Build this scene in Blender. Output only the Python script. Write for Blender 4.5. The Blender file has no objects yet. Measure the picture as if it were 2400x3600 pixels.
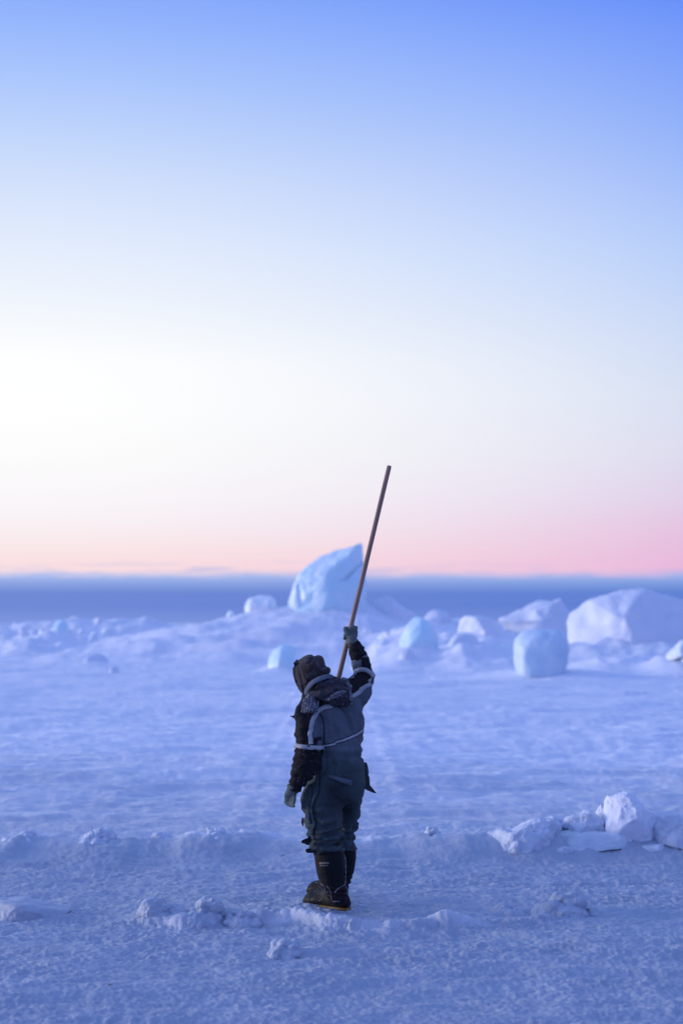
import bpy, bmesh, math, random
import numpy as np
from mathutils import Vector, Matrix, Euler
from mathutils.bvhtree import BVHTree

random.seed(7)
rng = np.random.default_rng(7)
scene = bpy.context.scene
C = scene.collection

# ------------------------------------------------------------------ camera
CAM_H = 1.85                     # metres above the ice
F_PX = 6000.0                    # 60 mm lens on a 36 mm tall frame, in photo pixels
TILT = math.atan(390 / F_PX)     # horizon sits 390 px below the middle
cam_d = bpy.data.cameras.new('camera')
cam = bpy.data.objects.new('camera', cam_d)
C.objects.link(cam)
cam.location = (0, 0, CAM_H)
cam.rotation_euler = (math.pi / 2 + TILT, 0, 0)
cam_d.sensor_fit = 'VERTICAL'
cam_d.sensor_height = 36.0
cam_d.lens = 60.0
cam_d.clip_start = 0.1
cam_d.clip_end = 30000
cam_d.dof.use_dof = True
cam_d.dof.focus_distance = 10.95
cam_d.dof.aperture_fstop = 1.9
scene.camera = cam

# ------------------------------------------------------------------ sky
SUN_AZ = -82.0                   # degrees, left of the view
SUN_EL = 8.0


def s2l(c):
    return tuple((v / 255 / 12.92) if v / 255 <= 0.04045 else ((v / 255 + 0.055) / 1.055) ** 2.4 for v in c)


world = bpy.data.worlds.new('World')
scene.world = world
world.use_nodes = True
wt = world.node_tree
wt.nodes.clear()


def wn(kind, **kw):
    n = wt.nodes.new(kind)
    for k, v in kw.items():
        setattr(n, k, v)
    return n


def wlink(a, b):
    wt.links.new(a, b)


def wmath(op, a, b=None, c=None, clamp=False):
    n = wn('ShaderNodeMath', operation=op, use_clamp=clamp)
    for i, v in enumerate((a, b, c)):
        if v is None:
            continue
        if isinstance(v, (int, float)):
            n.inputs[i].default_value = v
        else:
            wlink(v, n.inputs[i])
    return n.outputs[0]


def wmap(v, a, b, lo=0.0, hi=1.0, smooth=False):
    n = wn('ShaderNodeMapRange', interpolation_type='SMOOTHSTEP' if smooth else 'LINEAR')
    n.clamp = True
    for i, q in enumerate((v, a, b, lo, hi)):
        if isinstance(q, (int, float)):
            n.inputs[i].default_value = q
        else:
            wlink(q, n.inputs[i])
    return n.outputs[0]


def wmix(f, a, b):
    n = wn('ShaderNodeMix', data_type='RGBA')
    if isinstance(f, (int, float)):
        n.inputs[0].default_value = f
    else:
        wlink(f, n.inputs[0])
    for sock, v in ((n.inputs[6], a), (n.inputs[7], b)):
        if isinstance(v, tuple):
            sock.default_value = v + (1,)
        else:
            wlink(v, sock)
    return n.outputs[2]


def wramp(fac, stops):
    n = wn('ShaderNodeValToRGB')
    r = n.color_ramp
    r.interpolation = 'LINEAR'
    stops = sorted(stops)
    while len(r.elements) < len(stops):
        r.elements.new(0.5)
    for e, (p, c) in zip(r.elements, stops):
        e.position = p
        e.color = tuple(c) + (1,)
    wlink(fac, n.inputs[0])
    return n.outputs[0]


tc = wn('ShaderNodeTexCoord')
sep = wn('ShaderNodeSeparateXYZ')
wlink(tc.outputs['Generated'], sep.inputs[0])
DX, DY, DZ = sep.outputs
elev = wmath('MULTIPLY', wmath('ARCSINE', DZ), 180 / math.pi)
azim = wmath('MULTIPLY', wmath('ARCTAN2', DX, DY), 180 / math.pi)
# angle in the horizontal away from the glow (0..180)
dlt = wmath('ABSOLUTE', wmath('SUBTRACT', azim, -36.0))
dlt = wmath('MINIMUM', dlt, wmath('SUBTRACT', 360.0, dlt))
par = wmath('SQRT', wmath('DIVIDE', wmath('MAXIMUM', elev, 0.0), 90.0))


def pe(y):      # photo row -> ramp position
    e = math.degrees(math.atan((1800 - y) / F_PX) + TILT)
    return math.sqrt(max(e, 0) / 90)


LEFT = {1985: (250, 223, 226), 1930: (250, 231, 232), 1850: (249, 240, 244), 1750: (250, 247, 250), 1600: (252, 252, 252),
        1450: (255, 255, 255), 1280: (254, 255, 255), 1120: (243, 247, 253), 895: (228, 237, 253), 672: (211, 225, 252),
        500: (193, 214, 252), 320: (173, 200, 253), 90: (148, 181, 253), 0: (139, 173, 251)}
RIGHT = {1990: (232, 184, 221), 1920: (230, 190, 223), 1850: (228, 197, 226), 1750: (224, 209, 234), 1600: (221, 220, 239),
         1400: (216, 224, 243), 1200: (206, 219, 246), 900: (184, 207, 250), 670: (165, 191, 250), 450: (145, 176, 249),
         180: (121, 157, 250), 0: (100, 142, 249)}
ZEN = [(math.sqrt(32 / 90), s2l((140, 168, 250))), (math.sqrt(55 / 90), s2l((148, 177, 250))), (1.0, s2l((148, 177, 250)))]
ZENR = [(math.sqrt(32 / 90), s2l((104, 144, 246))), (math.sqrt(55 / 90), s2l((130, 162, 247))), (1.0, s2l((148, 177, 250)))]
BACK = [(0.0, s2l((104, 122, 190))), (math.sqrt(6 / 90), s2l((132, 132, 200))), (math.sqrt(14 / 90), s2l((118, 132, 212))),
        (math.sqrt(30 / 90), s2l((116, 146, 230))), (math.sqrt(55 / 90), s2l((132, 162, 244))), (1.0, s2l((148, 177, 250)))]
cl = wramp(par, [(pe(y), s2l(c)) for y, c in LEFT.items()] + ZEN)
cr = wramp(par, [(pe(y), s2l(c)) for y, c in RIGHT.items()] + ZENR)
cb = wramp(par, BACK)
sky_col = wmix(wmath('POWER', wmap(dlt, 25, 47.5), 1.7), cl, cr)
sky_col = wmix(wmap(dlt, 47, 140, smooth=True), sky_col, cb)

# low bank of sea fog lying along the horizon, with a ragged top
cmb = wn('ShaderNodeCombineXYZ')
wlink(wmath('MULTIPLY', azim, 0.42), cmb.inputs[0])
wlink(wmath('MULTIPLY', elev, 1.6), cmb.inputs[1])
nz = wn('ShaderNodeTexNoise')
nz.inputs['Scale'].default_value = 1.0
nz.inputs['Detail'].default_value = 4.0
nz.inputs['Roughness'].default_value = 0.55
wlink(cmb.outputs[0], nz.inputs['Vector'])
nzv = wmath('SUBTRACT', nz.outputs[0], 0.5)
e2 = wmath('SUBTRACT', elev, wmath('MULTIPLY', nzv, 0.5))
bank = wmap(e2, 1.45, 1.84, 1.0, 0.0, smooth=True)
# thin wisps torn off its top
cmb2 = wn('ShaderNodeCombineXYZ')
wlink(wmath('MULTIPLY', azim, 0.33), cmb2.inputs[0])
wlink(wmath('MULTIPLY', elev, 4.5), cmb2.inputs[1])
nz2 = wn('ShaderNodeTexNoise')
nz2.inputs['Scale'].default_value = 1.0
nz2.inputs['Detail'].default_value = 5.0
wlink(cmb2.outputs[0], nz2.inputs['Vector'])
wisp = wmath('MULTIPLY', wmap(nz2.outputs[0], 0.48, 0.62, smooth=True), wmap(elev, 1.72, 2.12, 0.9, 0.0))
wisp = wmath('MULTIPLY', wisp, wmap(dlt, 28, 44, 1.0, 0.3))
bank = wmath('MAXIMUM', bank, wisp)
be = wmap(elev, 0.0, 2.0)
bl = wramp(be, [(0.0, s2l((126, 150, 222))), (0.28, s2l((112, 138, 215))), (0.5, s2l((113, 138, 214))), (0.66, s2l((142, 165, 227))),
                (0.78, s2l((168, 188, 240))), (0.9, s2l((188, 194, 236)))])
br = wramp(be, [(0.0, s2l((114, 142, 218))), (0.28, s2l((96, 127, 211))), (0.5, s2l((97, 130, 212))), (0.66, s2l((126, 157, 224))),
                (0.78, s2l((160, 178, 234))), (0.9, s2l((192, 180, 228)))])
bcol = wmix(wmap(dlt, 25, 47), bl, br)
bcol = wmix(wmap(dlt, 47, 140, smooth=True), bcol, s2l((96, 116, 186)))
sky_col = wmix(bank, sky_col, bcol)

bg = wn('ShaderNodeBackground')
wlink(sky_col, bg.inputs['Color'])
bg.inputs['Strength'].default_value = 1.0
nish = wn('ShaderNodeTexSky')
nish.sky_type = 'NISHITA'
nish.sun_disc = False
nish.sun_elevation = math.radians(2.0)
nish.sun_rotation = math.radians(SUN_AZ)
bg2 = wn('ShaderNodeBackground')
wlink(nish.outputs[0], bg2.inputs['Color'])
bg2.inputs['Strength'].default_value = 0.0008
add = wn('ShaderNodeAddShader')
wlink(bg.outputs[0], add.inputs[0])
wlink(bg2.outputs[0], add.inputs[1])
wout = wn('ShaderNodeOutputWorld')
wlink(add.outputs[0], wout.inputs['Surface'])

# ------------------------------------------------------------------ sun: only a broad low glow from the left
sun_d = bpy.data.lights.new('sun', 'SUN')
sun = bpy.data.objects.new('sun', sun_d)
C.objects.link(sun)
sun_d.energy = 1.9
sun_d.angle = math.radians(20)
sun_d.color = (1.0, 0.92, 0.93)
sv = Vector((math.sin(math.radians(SUN_AZ)) * math.cos(math.radians(SUN_EL)),
             math.cos(math.radians(SUN_AZ)) * math.cos(math.radians(SUN_EL)), math.sin(math.radians(SUN_EL))))
sun.rotation_euler = sv.to_track_quat('Z', 'Y').to_euler()

scene.view_settings.view_transform = 'Standard'
scene.view_settings.look = 'None'
scene.view_settings.exposure = 0.0
scene.view_settings.gamma = 1.0
scene.view_settings.use_curve_mapping = False
scene.cycles.use_denoising = True
scene.cycles.max_bounces = 8
scene.cycles.diffuse_bounces = 3

# ------------------------------------------------------------------ helpers
CT, ST = math.cos(TILT), math.sin(TILT)


def W(px, py, Y):
    """world point seen at photo pixel (px,py) at distance Y"""
    a = (px - 1200) / F_PX
    b = (1800 - py) / F_PX
    t = Y / (CT - b * ST)
    return Vector((a * t, Y, CAM_H + t * (b * CT + ST)))


def G(px, py, z=0.0):
    """world point at photo pixel on the level z"""
    a = (px - 1200) / F_PX
    b = (1800 - py) / F_PX
    t = (z - CAM_H) / (b * CT + ST)
    return Vector((a * t, t * (CT - b * ST), z))


def to_px(v):
    y, z = v[1], v[2] - CAM_H
    d = y * CT + z * ST
    u = -y * ST + z * CT
    return 1200 + F_PX * v[0] / d, 1800 - F_PX * u / d


def hash2(ix, iy, seed):
    h = (ix.astype(np.int64) * 374761393 + iy.astype(np.int64) * 668265263 + seed * 1442695041) & 0x7fffffff
    h = ((h ^ (h >> 13)) * 1274126177) & 0x7fffffff
    return (h ^ (h >> 16)) & 0xffff


def perlin2(x, y, seed=0):
    x0 = np.floor(x); y0 = np.floor(y)
    fx = x - x0; fy = y - y0
    ix = x0.astype(np.int64); iy = y0.astype(np.int64)
    u = fx * fx * fx * (fx * (fx * 6 - 15) + 10)
    v = fy * fy * fy * (fy * (fy * 6 - 15) + 10)

    def g(ax, ay, dx, dy):
        a = hash2(ix + ax, iy + ay, seed) * (2 * math.pi / 65536)
        return np.cos(a) * dx + np.sin(a) * dy
    n00 = g(0, 0, fx, fy); n10 = g(1, 0, fx - 1, fy)
    n01 = g(0, 1, fx, fy - 1); n11 = g(1, 1, fx - 1, fy - 1)
    a = n00 + u * (n10 - n00)
    b = n01 + u * (n11 - n01)
    return (a + v * (b - a)) * 1.5


def fbm2(x, y, seed, octv=3, gain=0.5):
    s = 0; a = 1
    for i in range(octv):
        s = s + a * perlin2(x * 2 ** i, y * 2 ** i, seed + i * 17)
        a *= gain
    return s


def perlin3(p, seed=0):
    p0 = np.floor(p); f = p - p0
    i = p0.astype(np.int64)
    w = f * f * f * (f * (f * 6 - 15) + 10)

    def val(ax, ay, az):
        h = ((i[:, 0] + ax) * 374761393 + (i[:, 1] + ay) * 668265263 + (i[:, 2] + az) * 2147483647 + seed * 144269) & 0x7fffffff
        h = ((h ^ (h >> 13)) * 1274126177) & 0x7fffffff
        h = ((h ^ (h >> 15)) * 1103515245) & 0x7fffffff
        g1 = ((h & 0x3ff) / 511.5 - 1); g2 = (((h >> 10) & 0x3ff) / 511.5 - 1); g3 = (((h >> 20) & 0x3ff) / 511.5 - 1)
        return g1 * (f[:, 0] - ax) + g2 * (f[:, 1] - ay) + g3 * (f[:, 2] - az)
    r = 0
    for ax in (0, 1):
        wx = w[:, 0] if ax else 1 - w[:, 0]
        for ay in (0, 1):
            wy = w[:, 1] if ay else 1 - w[:, 1]
            for az in (0, 1):
                wz = w[:, 2] if az else 1 - w[:, 2]
                r = r + wx * wy * wz * val(ax, ay, az)
    return r * 1.3


def fbm3(p, seed, octv=3, gain=0.5):
    s = 0; a = 1
    for k in range(octv):
        s = s + a * perlin3(p * 2 ** k, seed + 31 * k)
        a *= gain
    return s


def sstep(a, b, x):
    t = np.clip((x - a) / (b - a), 0, 1)
    return t * t * (3 - 2 * t)


def new_obj(name, me, mat=None, parent=None, smooth=True):
    o = bpy.data.objects.new(name, me)
    C.objects.link(o)
    if mat is not None and len(me.materials) == 0:
        me.materials.append(mat)
    if smooth:
        me.polygons.foreach_set('use_smooth', np.ones(len(me.polygons), dtype=bool))
    if parent is not None:
        o.parent = parent
    return o


def tag(o, label, cat=None, group=None, kind=None):
    o['label'] = label
    if cat:
        o['category'] = cat
    if group:
        o['group'] = group
    if kind:
        o['kind'] = kind
    return o


def get_co(me):
    a = np.empty(len(me.vertices) * 3)
    me.vertices.foreach_get('co', a)
    return a.reshape(-1, 3)


def get_no(me):
    a = np.empty(len(me.vertices) * 3)
    me.vertices.foreach_get('normal', a)
    return a.reshape(-1, 3)


def set_co(me, a):
    me.vertices.foreach_set('co', np.ascontiguousarray(a).ravel())
    me.update()


def smooth_mesh(me, it, f=0.5):
    """plain Laplacian smoothing"""
    n = len(me.vertices)
    e = np.empty(len(me.edges) * 2, dtype=np.int32)
    me.edges.foreach_get('vertices', e)
    e = e.reshape(-1, 2)
    cnt = np.bincount(e.ravel(), minlength=n).astype(float)
    co = get_co(me)
    for _ in range(it):
        s = np.zeros_like(co)
        for k in range(3):
            s[:, k] = np.bincount(e[:, 0], co[e[:, 1], k], n) + np.bincount(e[:, 1], co[e[:, 0], k], n)
        co = co * (1 - f) + f * s / np.maximum(cnt, 1)[:, None]
    set_co(me, co)


_ico = {}


def ico(sub):
    if sub not in _ico:
        bm = bmesh.new()
        bmesh.ops.create_icosphere(bm, subdivisions=sub, radius=1.0)
        bm.verts.ensure_lookup_table()
        v = np.array([q.co[:] for q in bm.verts])
        f = np.array([[q.index for q in fc.verts] for fc in bm.faces])
        bm.free()
        _ico[sub] = (v, f)
    return _ico[sub]


def mesh_np(name, v, f):
    me = bpy.data.meshes.new(name)
    me.from_pydata([tuple(q) for q in v], [], [tuple(q) for q in f])
    me.update()
    return me


def blob_union(name, ells, voxel, sub=3, smooth=3):
    """one closed skin over many overlapping ellipsoids: (centre, (rx,ry,rz)[, rotation matrix])"""
    sv_, sf = ico(sub)
    V = []; Fs = []; n = 0
    for e in ells:
        r = np.array(e[1] if hasattr(e[1], '__len__') else (e[1],) * 3)
        p = sv_ * r
        if len(e) > 2:
            p = p @ np.array(e[2]).T
        V.append(p + np.array(e[0])); Fs.append(sf + n); n += len(sv_)
    me = mesh_np(name, np.concatenate(V), np.concatenate(Fs))
    o = bpy.data.objects.new('tmp', me)
    C.objects.link(o)
    m = o.modifiers.new('r', 'REMESH')
    m.mode = 'VOXEL'
    m.voxel_size = voxel
    dg = bpy.context.evaluated_depsgraph_get()
    out = bpy.data.meshes.new_from_object(o.evaluated_get(dg))
    bpy.data.objects.remove(o)
    bpy.data.meshes.remove(me)
    out.name = name
    if smooth:
        smooth_mesh(out, smooth)
    return out


def chain(pts, rad, step=0.35):
    """dense balls along a tapering polyline"""
    out = []
    for i in range(len(pts) - 1):
        a, b = Vector(pts[i]), Vector(pts[i + 1])
        ra, rb = rad[i], rad[i + 1]
        n = max(2, int((b - a).length / (min(ra, rb) * step)))
        for k in range(n + (1 if i == len(pts) - 2 else 0)):
            t = k / n
            out.append((a.lerp(b, t)[:], ra + (rb - ra) * t))
    return out


def tube(pts, rad, sides=6, closed_ends=True):
    """thin swept tube -> verts, faces"""
    pts = [Vector(p) for p in pts]
    if not hasattr(rad, '__len__'):
        rad = [rad] * len(pts)
    V = []; Fc = []
    up = Vector((0.3, 0.2, 1)).normalized()
    for i, p in enumerate(pts):
        t = (pts[min(i + 1, len(pts) - 1)] - pts[max(i - 1, 0)])
        t = t.normalized() if t.length > 1e-9 else Vector((0, 0, 1))
        a = t.cross(up)
        if a.length < 1e-3:
            a = t.cross(Vector((1, 0, 0)))
        a.normalize(); b = t.cross(a)
        for k in range(sides):
            an = 2 * math.pi * k / sides
            V.append((p + (a * math.cos(an) + b * math.sin(an)) * rad[i])[:])
    for i in range(len(pts) - 1):
        for k in range(sides):
            k2 = (k + 1) % sides
            Fc.append((i * sides + k, i * sides + k2, (i + 1) * sides + k2, (i + 1) * sides + k))
    if closed_ends:
        Fc.append(tuple(range(sides - 1, -1, -1)))
        Fc.append(tuple((len(pts) - 1) * sides + k for k in range(sides)))
    return V, Fc


def join_geo(parts):
    V = []; Fc = []
    for v, f in parts:
        n = len(V)
        V += list(v)
        Fc += [tuple(i + n for i in q) for q in f]
    return V, Fc


def pydata(name, V, Fc):
    me = bpy.data.meshes.new(name)
    me.from_pydata([tuple(v) for v in V], [], Fc)
    me.update()
    return me


# ------------------------------------------------------------------ materials
def new_mat(name):
    m = bpy.data.materials.new(name)
    m.use_nodes = True
    nt = m.node_tree
    b = nt.nodes['Principled BSDF']
    return m, nt, b


def nnoise(nt, scale, detail=4, rough=0.55, vec=None, stretch=None):
    n = nt.nodes.new('ShaderNodeTexNoise')
    n.inputs['Scale'].default_value = scale
    n.inputs['Detail'].default_value = detail
    n.inputs['Roughness'].default_value = rough
    t = nt.nodes.new('ShaderNodeTexCoord')
    src = t.outputs['Object']
    if stretch:
        mp = nt.nodes.new('ShaderNodeMapping')
        mp.inputs['Scale'].default_value = stretch
        nt.links.new(src, mp.inputs[0])
        src = mp.outputs[0]
    nt.links.new(src, n.inputs['Vector'])
    return n.outputs[0]


def nramp(nt, fac, stops):
    n = nt.nodes.new('ShaderNodeValToRGB')
    while len(n.color_ramp.elements) < len(stops):
        n.color_ramp.elements.new(0.5)
    for e, (p, c) in zip(n.color_ramp.elements, stops):
        e.position = p
        e.color = tuple(c) + (1,)
    nt.links.new(fac, n.inputs[0])
    return n.outputs[0]


def nbump(nt, h, strength, dist, prev=None):
    n = nt.nodes.new('ShaderNodeBump')
    n.inputs['Strength'].default_value = strength
    n.inputs['Distance'].default_value = dist
    nt.links.new(h, n.inputs['Height'])
    if prev:
        nt.links.new(prev, n.inputs['Normal'])
    return n.outputs[0]


def nmixc(nt, f, a, b):
    n = nt.nodes.new('ShaderNodeMix')
    n.data_type = 'RGBA'
    if isinstance(f, float):
        n.inputs[0].default_value = f
    else:
        nt.links.new(f, n.inputs[0])
    for s, v in ((n.inputs[6], a), (n.inputs[7], b)):
        if isinstance(v, tuple):
            s.default_value = v + (1,)
        else:
            nt.links.new(v, s)
    return n.outputs[2]


def snow_mat(name, c1, c2, scale, bump=(60, 0.5, 0.01), rough=0.55, spec=0.4):
    m, nt, b = new_mat(name)
    nt.links.new(nramp(nt, nnoise(nt, scale, 5), [(0.3, c1), (0.7, c2)]), b.inputs['Base Color'])
    b.inputs['Roughness'].default_value = rough
    b.inputs['Specular IOR Level'].default_value = spec
    nt.links.new(nbump(nt, nnoise(nt, bump[0], 6, 0.65), bump[1], bump[2]), b.inputs['Normal'])
    return m


M = {}
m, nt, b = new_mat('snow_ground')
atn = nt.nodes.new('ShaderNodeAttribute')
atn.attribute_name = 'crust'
snow_base = nramp(nt, nnoise(nt, 0.7, 5), [(0.3, (0.86, 0.89, 0.93)), (0.7, (0.92, 0.93, 0.95))])
shaded_snow = nramp(nt, nnoise(nt, 2.2, 6), [(0.3, (0.35, 0.41, 0.485)), (0.7, (0.43, 0.485, 0.56))])  # darker snow colour that carries the painted foreground shade
nt.links.new(nmixc(nt, atn.outputs['Fac'], snow_base, shaded_snow), b.inputs['Base Color'])
b.inputs['Roughness'].default_value = 0.5
b.inputs['Specular IOR Level'].default_value = 0.5
nt.links.new(nbump(nt, nnoise(nt, 80, 4, 0.7), 0.35, 0.012), b.inputs['Normal'])
M['snow'] = m
M['clump'] = snow_mat('snow_clump', (0.80, 0.84, 0.90), (0.88, 0.90, 0.94), 6, (90, 0.5, 0.01))
M['packed'] = snow_mat('packed_snow', (0.80, 0.86, 0.93), (0.90, 0.92, 0.95), 1.2, (7, 0.5, 0.05))
M['crustclump'] = snow_mat('frost_crust', (0.42, 0.48, 0.55), (0.52, 0.57, 0.645), 7, (70, 0.4, 0.010))  # clump snow darkened to match the shade painted on the near ground
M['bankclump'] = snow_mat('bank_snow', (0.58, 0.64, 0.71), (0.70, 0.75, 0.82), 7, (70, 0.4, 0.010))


def ice_mat(name, c1, c2, scale, sss, rough=0.4):
    m, nt, b = new_mat(name)
    nt.links.new(nramp(nt, nnoise(nt, scale, 5), [(0.35, c1), (0.65, c2)]), b.inputs['Base Color'])
    b.inputs['Roughness'].default_value = rough
    b.inputs['Subsurface Weight'].default_value = sss
    b.inputs['Subsurface Radius'].default_value = (0.15, 0.5, 0.9)
    b.inputs['Subsurface Scale'].default_value = 0.8
    nt.links.new(nbump(nt, nnoise(nt, 5, 5), 0.4, 0.06), b.inputs['Normal'])
    return m


M['ice'] = ice_mat('glacier_ice', (0.66, 0.91, 0.97), (0.84, 0.96, 0.99), 0.9, 0.3)
M['ice_white'] = ice_mat('white_ice', (0.82, 0.93, 0.97), (0.92, 0.96, 0.98), 1.4, 0.2, 0.5)
M['ice_blue'] = ice_mat('clear_blue_ice', (0.58, 0.75, 0.85), (0.76, 0.87, 0.93), 1.6, 0.2, 0.45)
M['slab'] = ice_mat('slab_ice', (0.52, 0.62, 0.66), (0.74, 0.80, 0.84), 4.0, 0.0, 0.35)


def cloth(name, c1, c2, scale=9, rough=0.85, bump=(140, 0.25, 0.004), frost=None, sheen=0.0, fdet=3):
    m, nt, b = new_mat(name)
    col = nramp(nt, nnoise(nt, scale, 5), [(0.32, c1), (0.7, c2)])
    if frost:                      # snow grains and rime caught in the cloth
        sc, lo, hi, fc = frost
        f = nramp(nt, nnoise(nt, sc, fdet, 0.6 if fdet < 5 else 0.72), [(lo, (0, 0, 0)), (hi, (1, 1, 1))])
        col = nmixc(nt, f, col, fc)
    nt.links.new(col, b.inputs['Base Color'])
    b.inputs['Roughness'].default_value = rough
    b.inputs['Specular IOR Level'].default_value = 0.25
    b.inputs['Sheen Weight'].default_value = sheen
    nt.links.new(nbump(nt, nnoise(nt, bump[0], 4), bump[1], bump[2]), b.inputs['Normal'])
    return m


m, nt, b = new_mat('coverall_cloth')
atn = nt.nodes.new('ShaderNodeAttribute')
atn.attribute_name = 'panel'
vr = nramp(nt, nnoise(nt, 7, 5), [(0.3, (0.72, 0.72, 0.72)), (0.72, (1.25, 1.25, 1.22))])
mx = nt.nodes.new('ShaderNodeMix')
mx.data_type = 'RGBA'
mx.blend_type = 'MULTIPLY'
mx.inputs[0].default_value = 1.0
nt.links.new(atn.outputs['Color'], mx.inputs[6])
nt.links.new(vr, mx.inputs[7])
nt.links.new(mx.outputs[2], b.inputs['Base Color'])
b.inputs['Roughness'].default_value = 0.8
b.inputs['Specular IOR Level'].default_value = 0.25
nt.links.new(nbump(nt, nnoise(nt, 38, 5, 0.6), 0.45, 0.008), b.inputs['Normal'])
M['coverall'] = m
M['trouser'] = cloth('trouser_cloth', (0.034, 0.050, 0.062), (0.066, 0.084, 0.096), 6)
M['seat'] = cloth('worn_dark_cloth', (0.022, 0.03, 0.036), (0.05, 0.06, 0.066), 6)
M['black'] = cloth('black_cloth', (0.012, 0.010, 0.012), (0.03, 0.026, 0.03), 10, frost=(95, 0.66, 0.74, (0.4, 0.4, 0.45)))
M['knitblack'] = cloth('black_fleece', (0.006, 0.005, 0.007), (0.018, 0.015, 0.018), 12, frost=(85, 0.66, 0.74, (0.45, 0.45, 0.5)))
M['stripe'] = cloth('reflective_tape', (0.32, 0.33, 0.34), (0.46, 0.47, 0.47), 14, 0.55)
M['edge'] = cloth('dark_edging', (0.02, 0.022, 0.028), (0.035, 0.035, 0.04), 10)
M['hood'] = cloth('brown_fleece', (0.019, 0.012, 0.011), (0.052, 0.036, 0.034), 16, 0.95, (180, 0.9, 0.008), (22, 0.48, 0.82, (0.17, 0.155, 0.175)), 0.2, 8)
M['lining'] = cloth('hood_lining', (0.028, 0.025, 0.032), (0.065, 0.058, 0.068), 14, frost=(50, 0.62, 0.78, (0.25, 0.25, 0.3)))
M['fur'] = cloth('frosted_pile', (0.05, 0.05, 0.06), (0.16, 0.16, 0.18), 40, 0.95, frost=(90, 0.5, 0.66, (0.42, 0.43, 0.47)))
M['collar'] = cloth('collar_cloth', (0.10, 0.125, 0.16), (0.16, 0.185, 0.22), 9)
M['flap'] = cloth('flap_cloth', (0.075, 0.092, 0.112), (0.115, 0.132, 0.15), 9)
M['glove'] = cloth('grey_knit', (0.088, 0.112, 0.100), (0.175, 0.205, 0.185), 22, 0.9, (90, 0.7, 0.006))
M['boot'] = cloth('boot_nylon', (0.005, 0.0045, 0.005), (0.014, 0.012, 0.012), 9, 0.75, frost=(38, 0.68, 0.80, (0.14, 0.13, 0.17)))
M['rubber'] = cloth('boot_rubber', (0.006, 0.005, 0.0055), (0.014, 0.012, 0.012), 8, 0.6, (60, 0.15, 0.003), (40, 0.66, 0.74, (0.42, 0.42, 0.47)))
M['welt'] = cloth('yellow_welt', (0.22, 0.12, 0.02), (0.36, 0.21, 0.035), 12, 0.6)
M['tread'] = cloth('tread_rubber', (0.01, 0.01, 0.01), (0.02, 0.02, 0.02), 8, 0.6)
M['lace'] = cloth('frosted_lace', (0.10, 0.09, 0.11), (0.4, 0.4, 0.44), 50)
M['skin'] = cloth('skin', (0.30, 0.17, 0.12), (0.38, 0.22, 0.16), 12, 0.55)
M['print'] = cloth('pale_print', (0.46, 0.38, 0.30), (0.55, 0.46, 0.36), 30)
M['redprint'] = cloth('red_print', (0.42, 0.06, 0.03), (0.5, 0.08, 0.04), 30)
M['whiteprint'] = cloth('white_print', (0.42, 0.42, 0.45), (0.55, 0.55, 0.58), 30)
M['brown'] = cloth('brown_tag', (0.14, 0.07, 0.06), (0.2, 0.11, 0.09), 30)
M['blade'] = cloth('dead_grass', (0.06, 0.07, 0.03), (0.12, 0.12, 0.06), 30)

m, nt, b = new_mat('pole_wood')
g = nnoise(nt, 9, 6, 0.6, stretch=(9, 9, 0.35))
nt.links.new(nramp(nt, g, [(0.25, (0.16, 0.085, 0.060)), (0.5, (0.34, 0.195, 0.135)), (0.75, (0.46, 0.29, 0.21))]), b.inputs['Base Color'])
b.inputs['Roughness'].default_value = 0.6
nt.links.new(nbump(nt, g, 0.4, 0.003), b.inputs['Normal'])
M['wood'] = m

# ------------------------------------------------------------------ ground: one sheet from under the camera to the horizon
NEAR_EDGE = [(300, 3250), (480, 3245), (640, 3262), (780, 3246), (900, 3240), (1020, 3246), (1060, 3254), (1130, 3272), (1250, 3280), (1400, 3284),
             (1560, 3276), (1700, 3268), (1850, 3262), (2100, 3240)]
EDGE_X = np.array([G(a, b_).x for a, b_ in NEAR_EDGE])
EDGE_Y = np.array([G(a, b_).y for a, b_ in NEAR_EDGE])
EDGE_H = np.array([0.0, 0.04, 0.07, 0.075, 0.065, 0.06, 0.075, 0.085, 0.09, 0.09, 0.08, 0.06, 0.03, 0.0])

# bank behind the man: crest line of the photograph
BANK = [(-600, 2960, 0.14), (0, 2962, 0.15), (120, 2945, 0.17), (300, 2958, 0.15), (520, 2950, 0.165), (740, 2958, 0.155), (900, 2948, 0.165),
        (1050, 2962, 0.145), (1250, 2962, 0.14), (1400, 2955, 0.13), (1560, 2955, 0.13), (1700, 2936, 0.17), (1900, 2914, 0.22),
        (2100, 2900, 0.25), (2300, 2900, 0.25), (2500, 2930, 0.15), (3000, 2950, 0.12)]
BK = [G(a, b_, h * (0.64 if a < 1500 else 0.85)) for a, b_, h in BANK]
BK_X = np.array([p.x for p in BK]); BK_Y = np.array([p.y for p in BK]); BK_H = np.array([p.z for p in BK])


def far_ridge(pts, depth):
    P = [W(a, b_, depth) for a, b_ in pts]
    return np.array([p.x for p in P]), np.array([p.z for p in P])


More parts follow.
